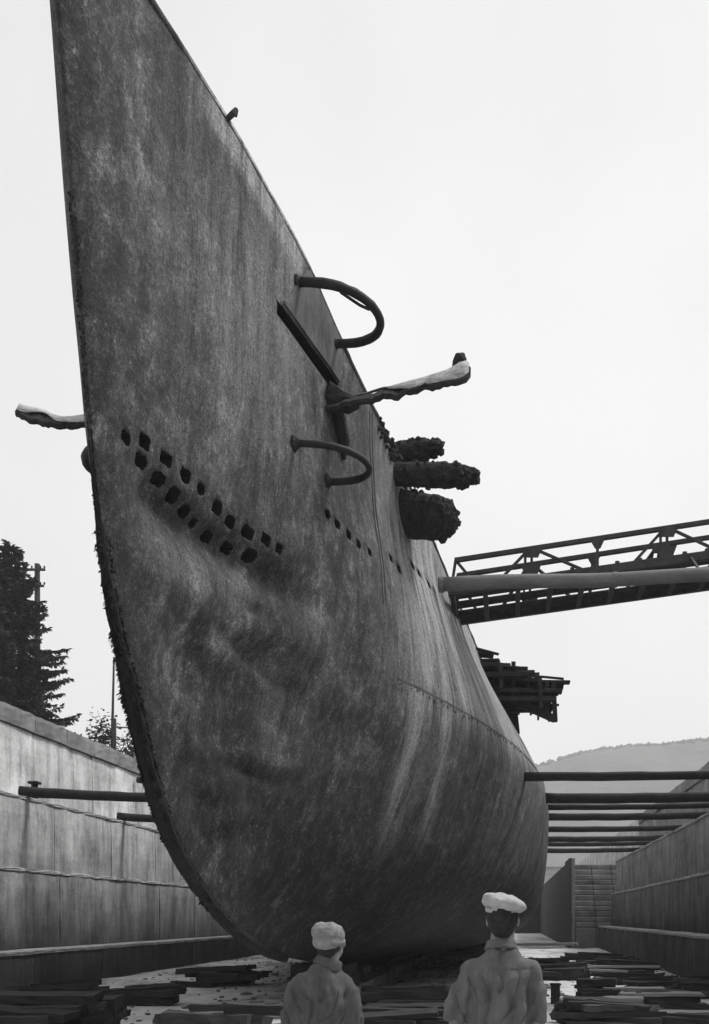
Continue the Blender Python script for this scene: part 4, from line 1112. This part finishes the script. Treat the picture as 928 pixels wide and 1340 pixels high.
        b2 = bmesh.new(); tube(b2, [(0, -.010, 1.425), (0, -.004, 1.452), (0, 0, 1.474)], [.094, .083, .077], 24); child('collar', b2, .007, 1, M['shirt'], lambda c, n: .003*noise.noise(c*30))
        # cap: puffed crown sagging to one side, band, peak in front
        b2 = bmesh.new()
        rt = Matrix.Rotation(R(9), 3, 'Y') @ Matrix.Rotation(R(-4), 3, 'X')
        ell(b2, hd((.008, -.002, 1.672)), (.117, .125, .047), 4, rt); ell(b2, hd((-.02, -.012, 1.694)), (.084, .09, .036), 3, rt); ell(b2, hd((.05, -.01, 1.668)), (.068, .09, .036), 3, rt)
        child('cap', b2, .006, 2, M['cap'], lambda c, n: .008*noise.noise(c*19)+.004*noise.noise(c*42))
        b2 = bmesh.new(); tube(b2, [hd((0, .002, 1.632)), hd((0, .002, 1.662))], [.092, .090], 28, 0, 1.0); child('cap_band', b2, .006, 1, M['cap'])
        b2 = bmesh.new(); ell(b2, hd((0, .115, 1.640)), (.075, .06, .010), 3, Matrix.Rotation(R(-14), 3, 'X')); child('cap_peak', b2, .005, 1, M['cap'])
    else:
        b2 = bmesh.new()
        rings(b2, [(0, 0, .80, .205, .150), (0, -.005, .95, .198, .146), (0, -.01, 1.1, .186, .138), (0, -.014, 1.22, .182, .138), (0, -.016, 1.30, .174, .122), (0, -.016, 1.352, .158, .106), (0, -.014, 1.392, .124, .092), (.02, -.006, 1.43, .088, .078), (.035, -.002, 1.455, .078, .074)])
        for sd_, ex in ((-1, lx), (1, rx)):
            tube(b2, [(sd_*.09, -.014, 1.362), (sd_*.143, -.014, 1.322), (sd_*.178, -.016, 1.27), (sd_*.192, -.02, 1.19), (sd_*(ex+.004), -.022, 1.09), (sd_*(ex+.010), .01, 1.0), (sd_*(ex+.014), .05, .90)], [.044, .060, .062, .061, .060, .056, .052], 16, 0, 1.1)
        def fold2(c, n):
            f = .018*noise.noise(Vector((c.x*14+c.z*3, c.y*8, c.z*6)))+.008*noise.noise(Vector((c.x*30, c.y*14, c.z*12)))
            f += .015*noise.noise(Vector((c.x*8+c.z*8*(1 if c.x > 0 else -1), c.y*5, c.z*16-abs(c.x)*12)))
            cr = math.sin(c.x*30+(9 if c.x > 0 else -9)*(1.35-c.z)+2.6*noise.noise(c*6)); f -= .015*math.exp(-(cr/.20)**2)*sst(1.37-c.z, 0, .12)
            f -= .006*gau(c.x, .02*noise.noise(Vector((0, 0, c.z*3))), .008)*(1 if n.y < 0 and c.z < 1.36 else 0)
            return f
        child('jacket', b2, .008, 2, M['jacket'], fold2)
        b2 = bmesh.new(); tube(b2, [(.02, -.008, 1.425), (.032, -.004, 1.45), (.045, .002, 1.482)], [.094, .090, .082], 24); child('collar', b2, .007, 1, M['jacket'], lambda c, n: .003*noise.noise(c*30))
        b2 = bmesh.new(); ell(b2, (0, -.002, 1.632), (.097, .106, .088), 4, None, hd); ell(b2, (-.03, -.03, 1.665), (.07, .075, .06), 3, None, hd); ell(b2, (.012, .0, 1.684), (.05, .06, .036), 3, None, hd); ell(b2, (0, -.03, 1.60), (.094, .085, .06), 3, None, hd)
        child('cap', b2, .006, 2, M['knit'], lambda c, n: .005*noise.noise(c*22)+.004*noise.noise(c*48))
        b2 = bmesh.new(); tube(b2, [hd((0, -.008, 1.572)), hd((0, -.006, 1.590)), hd((0, -.006, 1.606))], [.094, .103, .098], 28, 0, 1.0); child('cap_brim', b2, .006, 1, M['knit'], lambda c, n: .004*noise.noise(c*26))
    return root
build_person((-.035, 5.6, 0), R(-4), 1.0, 'man in white flat cap and short-sleeved shirt, seen from behind', 'man')
build_person((-1.075, 6.2, 0), R(3), .915, 'shorter person in pale crumpled cap and dark jacket, seen from behind', 'other')

# ------------------------------------------------------------------ the damp air between the camera and the hills
bm = bmesh.new(); box(bm, (-1300, -95, -1.6), (1300, 1010, 235))
mh = bpy.data.materials.new('air'); mh.use_nodes = True; n_ = mh.node_tree
n_.nodes.remove(n_.nodes['Principled BSDF'])
pv = n_.nodes.new('ShaderNodeVolumePrincipled'); pv.inputs['Density'].default_value = .0006; pv.inputs['Color'].default_value = grey(.99); pv.inputs['Anisotropy'].default_value = .2
n_.links.new(pv.outputs[0], n_.nodes['Material Output'].inputs['Volume'])
tag(obj('haze', bm, mh), 'thin pale haze lying over the harbour', 'haze', kind='stuff')
